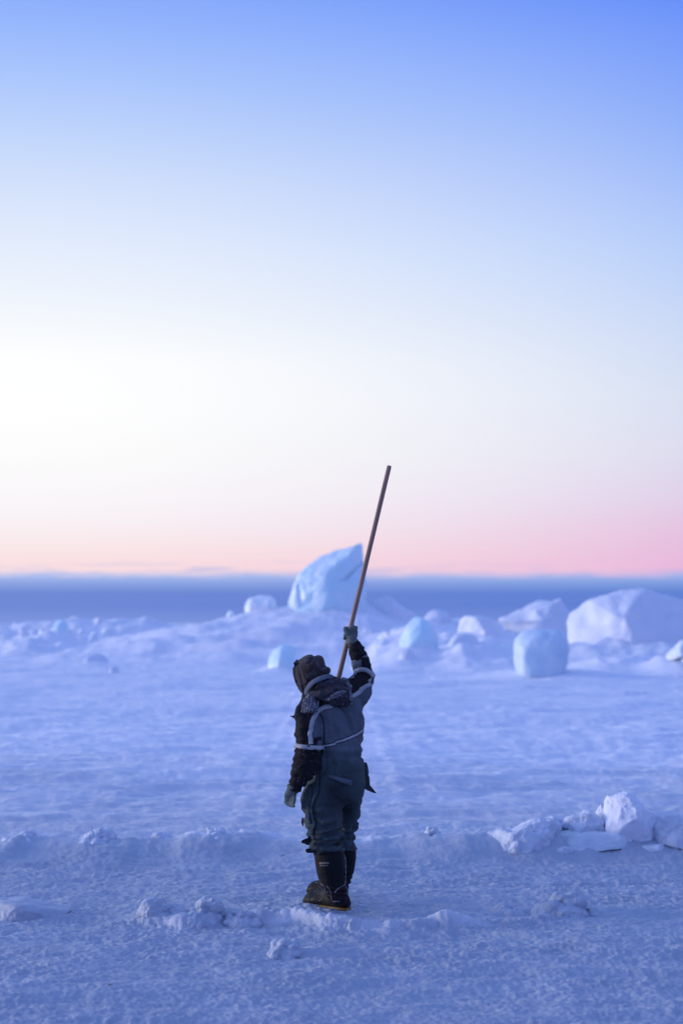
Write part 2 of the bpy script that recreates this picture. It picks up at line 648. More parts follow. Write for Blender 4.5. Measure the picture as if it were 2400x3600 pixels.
BL = [
    # name, outline, Y, thick, mat, label, apex, extra
    ('ice_block', [(856, 2150), (853, 2118), (866, 2098), (905, 2092), (950, 2092), (966, 2104), (975, 2135), (985, 2165), (930, 2180), (880, 2178)], 79, 1.1, 'ice_white',
     'squarish snow topped ice block left of the tall leaning block', (900, 2130)),
    ('ice_block', [(793, 2182), (794, 2155), (806, 2145), (818, 2152), (828, 2182)], 80, 0.4, 'ice_white', 'small upright ice stump on the mound crest left of the squarish block', None),
    ('ice_block', [(1312, 2150), (1314, 2115), (1330, 2097), (1365, 2093), (1385, 2110), (1420, 2135), (1470, 2160), (1450, 2190), (1330, 2185)], 79, 1.4, 'packed',
     'rounded snowy block sloping down to the right of the wooden pole', (1350, 2140)),
    ('ice_block', [(1400, 2275), (1405, 2240), (1432, 2195), (1455, 2165), (1490, 2172), (1525, 2200), (1541, 2240), (1545, 2290), (1480, 2312), (1410, 2305)], 65.5, 1.3, 'ice',
     'cyan translucent pyramid of ice right of the raised hand', (1446, 2215)),
    ('ice_block', [(1484, 2190), (1500, 2150), (1530, 2140), (1565, 2146), (1590, 2175), (1596, 2225), (1530, 2225)], 82, 1.2, 'packed', 'rounded white block behind the cyan ice pyramid', None),
    ('ice_block', [(1311, 2290), (1311, 2262), (1324, 2247), (1350, 2244), (1378, 2258), (1388, 2282), (1370, 2304), (1325, 2304)], 70, 0.8, 'ice_white', 'low round ice lump just right of the raised sleeve', None),
    ('ice_block', [(1390, 2330), (1405, 2296), (1425, 2275), (1440, 2273), (1455, 2300), (1464, 2332)], 64, 0.7, 'packed', 'small snowy cone at the foot of the cyan ice pyramid', None),
    ('ice_block', [(940, 2345), (940, 2318), (955, 2288), (985, 2270), (1020, 2266), (1046, 2272), (1042, 2310), (1030, 2350), (980, 2358)], 62, 1.0, 'ice',
     'rounded pale cyan boulder of ice left of the fleece hood', (965, 2310)),
    ('ice_block', [(1612, 2250), (1604, 2215), (1614, 2172), (1640, 2164), (1700, 2166), (1748, 2182), (1772, 2225), (1785, 2262), (1700, 2275)], 71, 1.8, 'packed',
     'blunt snowy block with a bright left edge beside the cyan pyramid', (1640, 2215)),
    ('ice_block', [(1560, 2310), (1572, 2270), (1590, 2232), (1602, 2222), (1640, 2225), (1685, 2245), (1690, 2290), (1650, 2320)], 66, 1.2, 'packed', 'lower snow covered lump in front of the blunt snowy block', (1605, 2260)),
    ('ice_block', [(1747, 2178), (1790, 2158), (1850, 2130), (1892, 2112), (1940, 2108), (1968, 2099), (1978, 2118), (2000, 2150), (2010, 2190), (1990, 2235), (1900, 2255), (1785, 2246), (1772, 2205)], 76, 2.4, 'packed',
     'wedge shaped snow crusted slab rising behind the ice ball', (1900, 2185)),
    ('ice_block', [(1988, 2190), (2000, 2158), (2045, 2115), (2090, 2098), (2131, 2084), (2189, 2069), (2270, 2068), (2361, 2090), (2420, 2105), (2500, 2150), (2540, 2220), (2540, 2310), (2300, 2325), (2171, 2318), (2097, 2300), (2005, 2270)], 66.5, 4.2, 'packed',
     'biggest snow plastered berg at the right edge', (2150, 2190)),
    ('ice_block', [(1800, 2325), (1798, 2285), (1808, 2245), (1833, 2218), (1880, 2206), (1935, 2206), (1980, 2216), (2003, 2250), (2006, 2300), (1992, 2345), (1965, 2380), (1910, 2396), (1855, 2390), (1820, 2362)], 55.5, 1.6, 'ice_blue',
     'smooth round cyan ice ball on the flat snow', (1860, 2300)),
    ('ice_block', [(2332, 2322), (2345, 2300), (2370, 2272), (2395, 2250), (2430, 2238), (2480, 2250), (2500, 2300), (2490, 2340), (2440, 2345), (2385, 2335), (2375, 2305), (2362, 2318)], 58, 1.0, 'ice_white', 'bright jagged ice fragment cut by the right edge', None),
    ('ice_block', [(183, 2225), (186, 2195), (200, 2178), (222, 2174), (240, 2190), (246, 2225)], 88, 0.8, 'ice', 'small cyan block on the far left ice ridge', None),
    ('ice_block', [(296, 2345), (304, 2318), (325, 2298), (350, 2294), (378, 2310), (398, 2345)], 70, 1.0, 'packed', 'rounded snowy lump at the left foot of the mound', (320, 2325)),
    ('ice_block', [(383, 2372), (388, 2350), (402, 2338), (415, 2345), (422, 2372)], 62, 0.4, 'clump', 'little pointed ice bit below the left snowy lump', None),
    ('ice_block', [(40, 2275), (55, 2248), (75, 2230), (95, 2236), (110, 2262), (80, 2280)], 84, 0.8, 'ice_white', 'tilted bright block on the far left drift', None),
]

SKIRTS = []          # drift piled round the foot of each far block: x, y, half width, height
for nm, outl, Y, th, mt, lab, apx in BL:
    P_ = [W(q[0], q[1], Y) for q in outl]
    w_ = (max(p.x for p in P_) - min(p.x for p in P_)) / 2
    z_ = [p.z for p in P_]
    if 'ball' in lab:
        SKIRTS.append((sum(W(q[0], q[1], Y).x for q in outl) / len(outl) + 0.5, Y + 0.5, 1.5, 1.3, 0.36))
        continue
    SKIRTS.append((sum(p.x for p in P_) / len(P_), Y, w_, th, max(min(z_), 0.0) + 0.26 * (max(z_) - max(min(z_), 0.0))))

RIDGES = []   # (xs, heights, depth, front width, back width)
for pts, d, wf, wb in (
    ([(100, 2345), (200, 2300), (300, 2268), (400, 2254), (494, 2238), (603, 2212), (680, 2198), (746, 2183), (830, 2170), (900, 2163), (960, 2152), (1050, 2142),
      (1180, 2136), (1290, 2142), (1340, 2158), (1400, 2185), (1480, 2215), (1580, 2250), (1700, 2300), (1800, 2345)], 80, 8.0, 7.0),
    ([(-400, 2240), (-150, 2225), (0, 2206), (60, 2212), (130, 2200), (200, 2190), (300, 2186), (350, 2190), (420, 2186), (520, 2188), (570, 2205), (660, 2240), (760, 2330)], 96, 6, 6),
    ([(-500, 2290), (-200, 2275), (0, 2272), (50, 2262), (110, 2248), (190, 2238), (250, 2248), (300, 2275), (340, 2310)], 82, 6, 6),
    ([(1340, 2300), (1420, 2230), (1500, 2178), (1560, 2182), (1620, 2195), (1700, 2205), (1760, 2210), (1850, 2215), (2000, 2225), (2150, 2230), (2400, 2240), (2700, 2250), (3200, 2300)], 88, 7, 7),
    ([(1250, 2330), (1310, 2255), (1400, 2218), (1500, 2206), (1600, 2212), (1700, 2220), (1780, 2230), (1860, 2248), (1960, 2268), (2060, 2285), (2200, 2300), (2350, 2315)], 75, 9.5, 5.0),
    ([(1480, 2345), (1560, 2285), (1610, 2268), (1680, 2275), (1740, 2290), (1800, 2310), (1900, 2330), (2000, 2340)], 66, 4, 4),
    ([(1900, 2390), (2000, 2350), (2100, 2322), (2250, 2318), (2400, 2322), (2600, 2330), (3000, 2350)], 60.5, 2.6, 5),
    ([(1850, 2400), (1960, 2376), (2080, 2370), (2240, 2374), (2330, 2378), (2450, 2384)], 55.5, 1.6, 2.0),
):
    xs, hs = far_ridge(pts, d)
    RIDGES.append((xs, np.maximum(hs, 0), d, wf, wb))


def far_h(x, y):
    """heaps of drifted snow and buried ice on the far ridge"""
    rough = fbm2(x / 2.6, y / 2.6, 61, 3)
    fh = np.zeros_like(x)
    for xs, hs, dep, wf, wb in RIDGES:
        hc = np.interp(x, xs, hs, left=0, right=0)
        q = y - dep - 0.8 * rough
        f = np.where(q < 0, np.exp(-(np.abs(q) / wf) ** 2.2), np.exp(-(np.abs(q) / wb) ** 2.2))
        v = hc * f
        k = 0.25
        fh = np.maximum(fh, v) + np.maximum(k - np.abs(fh - v), 0) ** 2 / (4 * k) * (np.minimum(fh, v) > 0.02)
    for sx, sy, sw, st, sh in SKIRTS:
        q = ((x - sx - 0.25 * rough) / (sw * 1.45 + 0.4)) ** 2 + ((y - sy - 0.3) / (st * 1.0 + 0.7)) ** 2
        v = sh * np.exp(-q ** 1.3)
        fh = np.maximum(fh, v) + np.maximum(0.2 - np.abs(fh - v), 0) ** 2 / 0.8 * (np.minimum(fh, v) > 0.02)
    broken = 0.16 * fbm2(x / 1.3, y / 1.3, 63, 3) + 0.16 * np.abs(fbm2(x / 1.9 + 5, y / 2.6, 65, 2))
    # wind scoops and little steps keep the central mound from being a clean dome
    scoop = 0.30 * fbm2(x / 4.2 + 0.25 * y, y / 2.0, 67, 3)
    calm_m = sstep(-14, -9, x) * (1 - sstep(2, 5, x))
    return fh * (1 + 0.10 * rough) + (broken * (1 - 0.7 * calm_m) + scoop * calm_m) * sstep(0.15, 0.8, fh)


def ground_h(x, y, fine=True):
    x = np.asarray(x, float); y = np.asarray(y, float)
    r = np.sqrt(x * x + y * y)
    h = np.zeros_like(x)
    # calm plate where the man stands
    calm = sstep(0.45, 1.6, np.sqrt(((x + 0.1) / 1.3) ** 2 + (y - 11.05) ** 2))
    wx = x + 0.35 * fbm2(x / 2.2, y / 2.2, 3, 2)
    wy = y + 0.35 * fbm2(x / 2.2 + 9, y / 2.2, 5, 2)
    h += calm * 0.045 * fbm2(wx / 5.5, wy / 2.6, 11, 2) * sstep(1.0, 9, r) * (1 - 0.4 * sstep(30, 60, r))
    h += 0.16 * fbm2(wx / 17 + 3, wy / 4.6, 21, 2) * sstep(14.5, 22, r) * (1 - sstep(200, 700, r))
    # wind-cut ripples across the view
    rp = fbm2(wx / 2.3, wy / 0.55, 31, 4, 0.55)
    h += 0.024 * (0.35 + 0.65 * calm) * rp * (1 + 1.6 * sstep(13.5, 24, r)) * (1 - sstep(140, 320, r))
    # smooth face of the bank
    bx = np.interp(x, BK_X, BK_Y) + 0.10 * perlin2(x / 0.55, x * 0 + 2.5, 41) + 0.04 * perlin2(x / 0.17, x * 0 + 7.5, 42)
    bh = np.interp(x, BK_X, BK_H) * (1 + 0.15 * perlin2(x / 0.9, x * 0 + 6.5, 45) + 0.2 * perlin2(x / 0.33, x * 0 + 0.5, 43) + 0.14 * perlin2(x / 0.12, x * 0 + 1.5, 44))
    d = y - bx
    face = np.where(d < 0, 1 - sstep(0, 0.72, -d), 1 - sstep(0.06, 0.55, d))
    on_face = sstep(-1.0, -0.6, d) * (1 - sstep(-0.12, 0.02, d)) * (1 - sstep(1.0, 2.2, x))
    h += np.maximum(bh, 0) * face
    crest = np.exp(-((d - 0.05) / 0.22) ** 2)
    # broken crust edge in front of the boots
    ey = np.interp(x, EDGE_X, EDGE_Y) + 0.05 * perlin2(x / 0.30, x * 0 + 3.3, 51) + 0.025 * perlin2(x / 0.08, x * 0 + 8.3, 52)
    eh = np.interp(x, EDGE_X, EDGE_H) * (0.9 + 0.5 * perlin2(x / 0.23, x * 0 + 4.3, 53))
    de = y - ey
    h += np.maximum(eh, 0) * sstep(-0.03, 0.035, de) * (1 - 0.75 * sstep(0.08, 0.42, de))
    h += np.maximum(eh, 0) * 0.25 * (1 - sstep(0, 0.25, -de)) * (de < 0)
    far_m = (y > 36) & (y < 130)
    if far_m.any():
        h[far_m] += far_h(x[far_m], y[far_m])
    # hummocky pack ice running on to the horizon
    pk = np.maximum(fbm2(x / 22, y / 16, 71, 4) - 0.12, 0)
    h += 1.9 * pk * sstep(105, 160, y) * (1 - sstep(1500, 4000, r))
    if fine:
        m_ = r < 44
        x, y, r = x[m_], y[m_], r[m_]
        of, cr_, de, eh = on_face[m_], crest[m_], de[m_], eh[m_]
        calm2 = 1 - 0.45 * of
        ed = np.exp(-(de / 0.10) ** 2) * (eh > 0.01)
        a = fbm2(x / 0.42, y / 0.30, 81, 3)
        f = 0.016 * a * (1 + 0.2 * sstep(14, 20, r)) * (1 - sstep(32, 44, r)) * calm2
        patch = sstep(-0.1, 0.8, fbm2(x / 1.3 + 3, y / 0.7, 85, 3))
        b1 = fbm2(x / 0.15 + 0.6 * a, y / 0.12, 83, 2, 0.6)
        f += (0.0045 + 0.0055 * patch + 0.014 * cr_ + 0.008 * ed) * b1 * (1 + 0.4 * sstep(14, 18, r)) * (1 - sstep(20, 34, r)) * calm2
        b2 = fbm2(x / 0.060, y / 0.052, 87, 3, 0.9)
        f += (0.0058 + 0.0040 * patch + 0.007 * ed) * b2 * (1 - sstep(13, 19, r)) * (1 - 0.35 * of)
        h[m_] += f
    return h


def axis_blend():
    # azimuth: dense where the photograph looks, coarse elsewhere
    dense = np.linspace(-0.32, 0.32, 740)
    mid = 0.32 + np.cumsum(np.linspace(0.004, 0.10, 30))
    mid = mid[mid < math.pi * 0.97]
    az = np.concatenate([-mid[::-1], dense, mid])
    az = np.concatenate([az, [az[0] + 2 * math.pi]])
    r = [0.3, 0.8, 1.6, 2.6, 3.6, 4.6, 5.4, 6.0, 6.5]
    while r[-1] < 30:
        r.append(r[-1] * (1.0014 if r[-1] < 13.6 else 1.0024 if r[-1] < 20 else 1.0034))
    while r[-1] < 50:
        r.append(r[-1] * 1.004)
    while r[-1] < 105:
        r.append(r[-1] * 1.0033)
    while r[-1] < 9000:
        r.append(r[-1] * (1.012 if r[-1] < 400 else 1.06))
    return az, np.array(r)


az, rr = axis_blend()
nA, nR = len(az), len(rr)
RR, AA = np.meshgrid(rr, az[:-1], indexing='ij')
GX = RR * np.sin(AA); GY = RR * np.cos(AA)
GZ = ground_h(GX.ravel(), GY.ravel())
co = np.stack([GX.ravel(), GY.ravel(), GZ], axis=1)
nc = nA - 1
ii, jj = np.meshgrid(np.arange(nR - 1), np.arange(nc), indexing='ij')
j2 = (jj + 1) % nc
quads = np.stack([ii * nc + jj, ii * nc + j2, (ii + 1) * nc + j2, (ii + 1) * nc + jj], axis=-1).reshape(-1, 4)[:, ::-1]
gm = bpy.data.meshes.new('snow_ground')
gm.vertices.add(len(co)); gm.vertices.foreach_set('co', co.ravel())
gm.loops.add(quads.size); gm.loops.foreach_set('vertex_index', quads.ravel().astype(np.int32))
gm.polygons.add(len(quads)); gm.polygons.foreach_set('loop_start', np.arange(0, quads.size, 4, dtype=np.int32))
gm.update(calc_edges=True)
gm.validate()
# foreground darkening painted into the snow colour, fading out with distance past the bank
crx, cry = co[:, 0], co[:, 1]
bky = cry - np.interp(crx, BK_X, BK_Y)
near_shade = 1 - sstep(13.2, 27, cry + 2.6 * fbm2(crx / 2.6, cry / 1.1, 91, 4))
near_shade *= 1 - 0.30 * sstep(-0.08, 0.12, bky + 0.12 * fbm2(crx / 0.5, cry / 0.3, 94, 3))
near_shade *= 1 - 0.6 * np.exp(-((bky - 0.10) / 0.20) ** 2) * np.clip(0.5 + 1.1 * fbm2(crx / 0.5, cry / 0.3, 92, 3), 0, 1)
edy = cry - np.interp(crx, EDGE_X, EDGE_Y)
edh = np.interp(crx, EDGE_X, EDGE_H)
near_shade *= 1 - 0.55 * np.exp(-((edy - 0.02) / 0.10) ** 2) * sstep(0.02, 0.07, edh) * np.clip(0.7 + 0.8 * fbm2(crx / 0.3, cry / 0.2, 93, 2), 0, 1)
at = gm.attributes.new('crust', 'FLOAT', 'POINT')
at.data.foreach_set('value', near_shade)
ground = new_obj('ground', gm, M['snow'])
ground['kind'] = 'structure'
ground['label'] = 'snow covered sea ice with low drifts'
print('ground verts', len(co), nA, nR)


def gz(x, y):
    return float(ground_h(np.array([x]), np.array([y]))[0])


# ------------------------------------------------------------------ ice blocks
def ice_block(name, outline, Y, thick, mat, label, cat='ice block', apex=None, bulge=0.35, cuts=4, smooth=4, rough=0.05, nscale=1.6,
              sink=0.25, seed=1, front=0.8, back=0.75, tip=0.0, group=None, lean=0.0, facets=7, planes=(), grooves=()):
    """rounded block: photo outline at distance Y, swollen to its own thickness"""
    P = [W(a, b_, Y) for a, b_ in outline]
    n = len(P)
    # densify the outline a little
    D = []
    for i in range(n):
        a, b_ = P[i], P[(i + 1) % n]
        k = max(1, int(round((b_ - a).length / (thick * 0.45))))
        for q in range(k):
            D.append(a.lerp(b_, q / k))
    P = D; n = len(P)
    c = sum(P, Vector()) / n
    zmin = min(p.z for p in P); zmax = max(p.z for p in P)
    rg = random.Random(seed)
    for p in P:
        if p.z < zmin + 0.18 * (zmax - zmin):
            p.z -= sink
    ap = W(apex[0], apex[1], Y) if apex else c.copy()
    V = []
    for sc, dy, cc in ((front, -0.42, ap), (0.97, -0.16, c), (1.0, 0.12, c), (back, 0.5, c)):
        for p in P:
            lowf = 1 - min(1, max(0, (p.z - zmin) / (0.55 * (zmax - zmin) + 1e-6)))
            scl = sc + (0.97 - sc) * 0.85 * lowf if sc < 0.97 else sc
            q = cc + (p - cc) * (scl + rg.uniform(-0.05, 0.05) * (sc < 0.9))
            q.y = Y + thick * (dy + rg.uniform(-0.08, 0.08)) + lean * (q.z - zmin)
            V.append(q)
    fa = ap.copy(); fa.y = Y - thick * (0.5 + bulge * 0.3) + lean * (ap.z - zmin); V.append(fa)
    bk = c.copy(); bk.y = Y + thick * 0.62; V.append(bk)
    Fc = []
    for L in range(3):
        for i in range(n):
            j = (i + 1) % n
            Fc.append((L * n + i, L * n + j, (L + 1) * n + j, (L + 1) * n + i))
    for i in range(n):
        j = (i + 1) % n
        Fc.append((4 * n, j, i))
        Fc.append((4 * n + 1, 3 * n + i, 3 * n + j))
    base = Vector((c.x, Y, zmin))
    bm = bmesh.new()
    vs = [bm.verts.new(v - base) for v in V]
    for f in Fc:
        try:
            bm.faces.new([vs[i] for i in f])
        except ValueError:
            pass
    bmesh.ops.recalc_face_normals(bm, faces=bm.faces)
    bmesh.ops.triangulate(bm, faces=[f for f in bm.faces if len(f.verts) > 4])
    bmesh.ops.subdivide_edges(bm, edges=bm.edges, cuts=cuts, use_grid_fill=True)
    me = bpy.data.meshes.new(name)
    bm.to_mesh(me); bm.free()
    smooth_mesh(me, smooth)
    cc = get_co(me)
    mid = cc.mean(0)
    cutp = [np.array(p_) for p_ in planes]
    for k in range(facets):          # cleaved faces
        n_ = np.array((rg.uniform(-1, 1), -rg.uniform(0.35, 1.0), rg.uniform(-0.15, 0.9)))
        cutp.append(np.append(n_ / np.linalg.norm(n_), rg.uniform(0.60, 0.84)))
    for p_ in cutp:
        n_ = p_[:3] / np.linalg.norm(p_[:3])
        pr = (cc - mid) @ n_
        ex = pr.max() * p_[3]
        cc = cc - n_ * (np.maximum(pr - ex, 0) * 0.92)[:, None]
    set_co(me, cc)
    smooth_mesh(me, 1, 0.35)
    cc = get_co(me); no = get_no(me)
    d = fbm3(cc * nscale + seed * 7.3, seed, 4, 0.55) * rough
    d += -np.abs(perlin3(cc * nscale * 0.8 + 3.1 * seed, seed + 9)) * rough * 1.2
    cc = cc + no * d[:, None]
    for (ax, ay), (bx_, by_), dep, wid in grooves:       # cracks
        A = np.array(W(ax, ay, Y) - base); B = np.array(W(bx_, by_, Y) - base)
        ab = (B - A)[[0, 2]]
        t = np.clip(((cc[:, [0, 2]] - A[[0, 2]]) @ ab) / (ab @ ab), 0, 1)
        dist = np.linalg.norm(cc[:, [0, 2]] - A[[0, 2]] - t[:, None] * ab, axis=1)
        cc[:, 1] += dep * np.exp(-(dist / wid) ** 2) * (cc[:, 1] < 0.2)
    set_co(me, cc)
    o = new_obj(name, me, mat)
    o.location = base
    tag(o, label, cat, group)
    return o


ice_block('iceberg', [(1000, 2160), (1014, 2110), (1027, 2060), (1046, 2020), (1085, 1985), (1130, 1948), (1180, 1932), (1225, 1924), (1268, 1906), (1277, 1909),
                      (1283, 1945), (1290, 1990), (1286, 2030), (1292, 2070), (1285, 2110), (1300, 2140), (1250, 2165), (1150, 2165), (1080, 2165)],
          78.6, 2.3, M['ice'], 'tall leaning pale blue ice block crowning the central snow mound', 'iceberg', apex=(1150, 2060), bulge=0.5,
          rough=0.07, nscale=1.7, seed=3, front=0.8, smooth=3, cuts=6, facets=2, planes=((-0.5, -0.85, 0.12, 0.62), (0.30, -0.95, 0.08, 0.62)), grooves=(((1208, 2042), (1272, 1978), 0.35, 0.06), ((1050, 2060), (1060, 2130), 0.15, 0.08), ((1100, 2050), (1095, 2120), 0.12, 0.07)))
for k, (nm, outl, Y, th, mt, lab, apx) in enumerate(BL):
    big = th > 2
    ice_block(nm, outl, Y, th, M[mt], lab, 'ice block', apex=apx, seed=20 + k, rough=0.12 if big else (0.03 if mt == 'ice' else 0.05),
              nscale=0.9 if big else 2.2, cuts=6 if big else 4, smooth=3 if big else (16 if 'ball' in lab else 3), front=0.62 if big else 0.74, bulge=0.6, group='ice blocks on the far ridge', facets=0 if 'ball' in lab else (2 if 'biggest' in lab else 8 if big else 6),
              planes=((-0.72, -0.62, 0.30, 0.50), (0.42, -0.88, 0.22, 0.42), (-0.25, -0.55, 0.80, 0.62)) if 'biggest' in lab else ())

# smaller rubble frozen to the far ridges
RUB = [(745, 2222, 79), (762, 2238, 78), (778, 2250, 77), (812, 2222, 79), (826, 2236, 78), (842, 2212, 79), (850, 2244, 77), (795, 2214, 79), (708, 2272, 76),
       (555, 2290, 75), (534, 2296, 75)]
for k, (a, b_, Y) in enumerate(RUB):
    s = random.Random(k).uniform(9, 15)
    outl = [(a - s, b_ + s), (a - s * 0.8, b_ - s * 0.4), (a - 0.1 * s, b_ - s), (a + s * 0.7, b_ - s * 0.5), (a + s, b_ + s)]
    ice_block('ice_fragment', outl, Y, 0.35, M['ice_white'], 'small pale ice fragment frozen into the face of the central mound', 'ice fragment',
              seed=70 + k, cuts=2, smooth=2, rough=0.05, nscale=3, sink=0.3, group='ice fragments on the mound face')
RUB3 = [(1500, 2262, 70), (1552, 2240, 74), (1470, 2300, 66), (1742, 2275, 66), (1290, 2215, 74),
        (1330, 2200, 76), (1395, 2215, 74), (1285, 2165, 78), (1600, 2200, 80), (1700, 2292, 65), (1560, 2300, 66),
        (1520, 2215, 75), (1660, 2222, 75), (1800, 2232, 75), (1745, 2215, 75.5), (2020, 2275, 74), (1575, 2262, 71), (1350, 2232, 72), (1430, 2160, 80)]
RUB3 += [(1395, 2262, 71, 30), (1515, 2252, 73, 34), (1575, 2215, 77, 36), (1650, 2252, 70, 32), (1735, 2242, 73, 36), (1340, 2262, 72, 26), (1780, 2272, 70, 30), (1250, 2190, 76, 24)]
for k, (a, b_, Y, *big_) in enumerate(RUB3):
    rr3 = random.Random(k + 150)
    s = big_[0] if big_ else rr3.uniform(13, 22)
    outl = [(a - s * 1.7, b_ + s), (a - s * 1.3, b_ + s * .1), (a - s * rr3.uniform(.6, 1), b_ - s * rr3.uniform(0, .5)), (a - rr3.uniform(-.3, .4) * s, b_ - s * rr3.uniform(.6, 1)), (a + s * rr3.uniform(.5, 1), b_ - s * rr3.uniform(.1, .7)), (a + s * 1.5, b_ + s * .3), (a + s * 1.8, b_ + s)]
    ice_block('ice_fragment', outl, Y, 1.3 if big_ else 0.8, M['packed' if k % 3 else 'ice_white'], 'snow dusted ice chunk packed between the larger blocks right of the pole' if big_ else 'small snow dusted ice lump among the blocks right of the pole', 'ice fragment',
              seed=190 + k, cuts=3, smooth=2, rough=0.07, nscale=2.2, sink=0.4, facets=5, group='ice chunks between the right blocks' if big_ else 'ice lumps right of the pole')
RUB2 = [(285, 2225, 92), (315, 2205, 94), (345, 2192, 94), (372, 2215, 92), (425, 2188, 95), (452, 2192, 95), (478, 2215, 93), (492, 2228, 92), (528, 2192, 95), (540, 2188, 95),
        (120, 2235, 86), (150, 2222, 90), (60, 2205, 95), (265, 2212, 93), (300, 2196, 95), (400, 2200, 94), (240, 2240, 90), (20, 2225, 92), (85, 2222, 91), (330, 2232, 90), (505, 2200, 95), (20, 2262, 84), (160, 2252, 84)]
for k, (a, b_, Y) in enumerate(RUB2):
    s = random.Random(k + 50).uniform(11, 24)
    outl = [(a - s, b_ + s), (a - s * 0.8, b_ - s * 0.3), (a - 0.2 * s, b_ - s), (a + s * 0.7, b_ - s * 0.6), (a + s, b_ + s)]
    ice_block('ice_fragment', outl, Y, 0.5, M['ice_white' if k % 2 else 'packed'], 'small broken ice lump along the far left ridge', 'ice fragment',
              seed=90 + k, cuts=2, smooth=2, rough=0.06, nscale=2.5, sink=0.4, group='ice lumps on the far left ridge')


# ------------------------------------------------------------------ snow clumps close by
def snow_clump(outline, Y, thick, label, seed, nball=26, cat='snow clump', mat='clump', ball=(0.16, 0.30), crumb=0.006, name='snow_clump', sink=0.03):
    """heap of stuck-together snow lumps filling a photo outline"""
    P = [W(a, b_, Y) for a, b_ in outline]
    xs = [p.x for p in P]; zs = [p.z for p in P]
    wd = max(xs) - min(xs); ht = max(zs) - min(zs)
    zb = min(zs)
    rg = random.Random(seed)

    def inside(x, z):
        c = False
        for i in range(len(P)):
            a, b_ = P[i], P[i - 1]
            if (a.z > z) != (b_.z > z) and x < (b_.x - a.x) * (z - a.z) / (b_.z - a.z) + a.x:
                c = not c
        return c
    ells = []
    tries = 0
    sm = min(wd, ht * 1.6)
    while len(ells) < nball and tries < 4000:
        tries += 1
        x = rg.uniform(min(xs), max(xs)); z = rg.uniform(zb, max(zs))
        r = sm * rg.uniform(*ball)
        if not (inside(x - r * 0.7, z) and inside(x + r * 0.7, z) and inside(x, z + r * 0.75)):
            continue
        up = (z - zb) / max(ht, 1e-3)
        y = Y + rg.uniform(-0.5, 0.5) * thick * (1 - 0.7 * up)
        ells.append(((x, y, z), (r, r * rg.uniform(0.8, 1.2), r * rg.uniform(0.7, 1.0))))
    if not ells:
        ells.append((((min(xs) + max(xs)) / 2, Y, zb + ht * 0.4), (wd * 0.4, thick * 0.4, ht * 0.5)))
    for q in range(9):
        x = rg.uniform(min(xs) + 0.1 * wd, max(xs) - 0.1 * wd)
        ells.append(((x, Y + rg.uniform(-0.4, 0.4) * thick, zb - 0.01), (wd * rg.uniform(0.16, 0.34), thick * rg.uniform(0.3, 0.55), ht * rg.uniform(0.2, 0.42) + sink)))
    me = blob_union(name, ells, max(0.005, wd / 90), 2, 5)
    cc = get_co(me); no = get_no(me)
    d = 0.03 * wd * fbm3(cc * (5.0 / max(wd, 0.1)) * 0.9 + seed, seed, 3) + crumb * (1 - 2.2 * np.abs(perlin3(cc * 22 + seed, seed + 2))) + crumb * 0.8 * perlin3(cc * 48 + seed, seed + 5)
    cc = cc + no * d[:, None]
    base = np.array(((min(xs) + max(xs)) / 2, Y, zb - sink))
    set_co(me, cc - base)
    o = new_obj(name, me, M[mat])
    o.location = base
    tag(o, label, cat, 'snow clumps on the flat ice')
    return o


def clump_y(px, base_py):
    return G(px, base_py).y


CL = [
    ([(655, 3246), (662, 3215), (680, 3188), (700, 3172), (720, 3158), (745, 3152), (768, 3165), (784, 3190), (790, 3225), (775, 3250)], 3246, 0.22, 'biggest crumbly snow clump lying left of the boots', 30),
    ([(480, 3232), (492, 3200), (510, 3178), (530, 3155), (552, 3150), (565, 3172), (590, 3185), (640, 3175), (660, 3200), (655, 3240)], 3236, 0.22, 'ragged snow heap left of the biggest clump', 30),
    ([(785, 3250), (800, 3215), (840, 3200), (885, 3206), (920, 3222), (935, 3250)], 3250, 0.2, 'low snow clump between the biggest clump and the boots', 24),
    ([(946, 3352), (958, 3312), (985, 3298), (1020, 3300), (1050, 3318), (1064, 3350), (1040, 3366), (980, 3364)], 3356, 0.14, 'lone snow lump on the open foreground snow', 16),
    ([(1885, 3215), (1900, 3180), (1935, 3160), (1970, 3140), (2005, 3132), (2040, 3142), (2050, 3165), (2055, 3215), (1970, 3228)], 3216, 0.3, 'snow heap right of the person with a steep right side', 34),
    ([(1735, 3212), (1752, 3185), (1770, 3172), (1795, 3182), (1820, 3196), (1850, 3214)], 3210, 0.2, 'small low snow clump left of the steep sided heap', 18),
    ([(2055, 3215), (2060, 3192), (2090, 3188), (2120, 3200), (2135, 3216)], 3214, 0.14, 'low crumbs of snow right of the steep sided heap', 12),
]
for k, (outl, bpy_, th, lab, nb) in enumerate(CL):
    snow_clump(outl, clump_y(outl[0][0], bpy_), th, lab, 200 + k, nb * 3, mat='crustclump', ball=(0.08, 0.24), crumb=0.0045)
CR = [
    ([(280, 2975), (300, 2940), (340, 2930), (352, 2925), (378, 2925), (400, 2940), (415, 2975)], 'round topped snow lump on the bank crest far left of the person'),
    ([(525, 2985), (532, 2952), (555, 2940), (590, 2944), (612, 2960), (622, 2985)], 'white knobby snow lump on the middle of the left bank'),
    ([(705, 2975), (722, 2945), (735, 2920), (752, 2918), (775, 2928), (800, 2950), (815, 2975)], 'tallest knob of snow on the bank left of the trousers'),
    ([(425, 2985), (440, 2960), (470, 2955), (500, 2965), (515, 2985)], 'low knob of snow between two round lumps on the bank'),
    ([(55, 2975), (70, 2940), (95, 2930), (120, 2940), (140, 2975)], 'leftmost snow lump on the bank crest'),
    ([(1488, 2985), (1492, 2940), (1505, 2916), (1525, 2922), (1545, 2945), (1560, 2985)], 'small pointed snow knob on the bank right of the trousers'),
    ([(0, 2985), (10, 2958), (35, 2955), (55, 2985)], 'small snow knob at the left picture edge'),
]
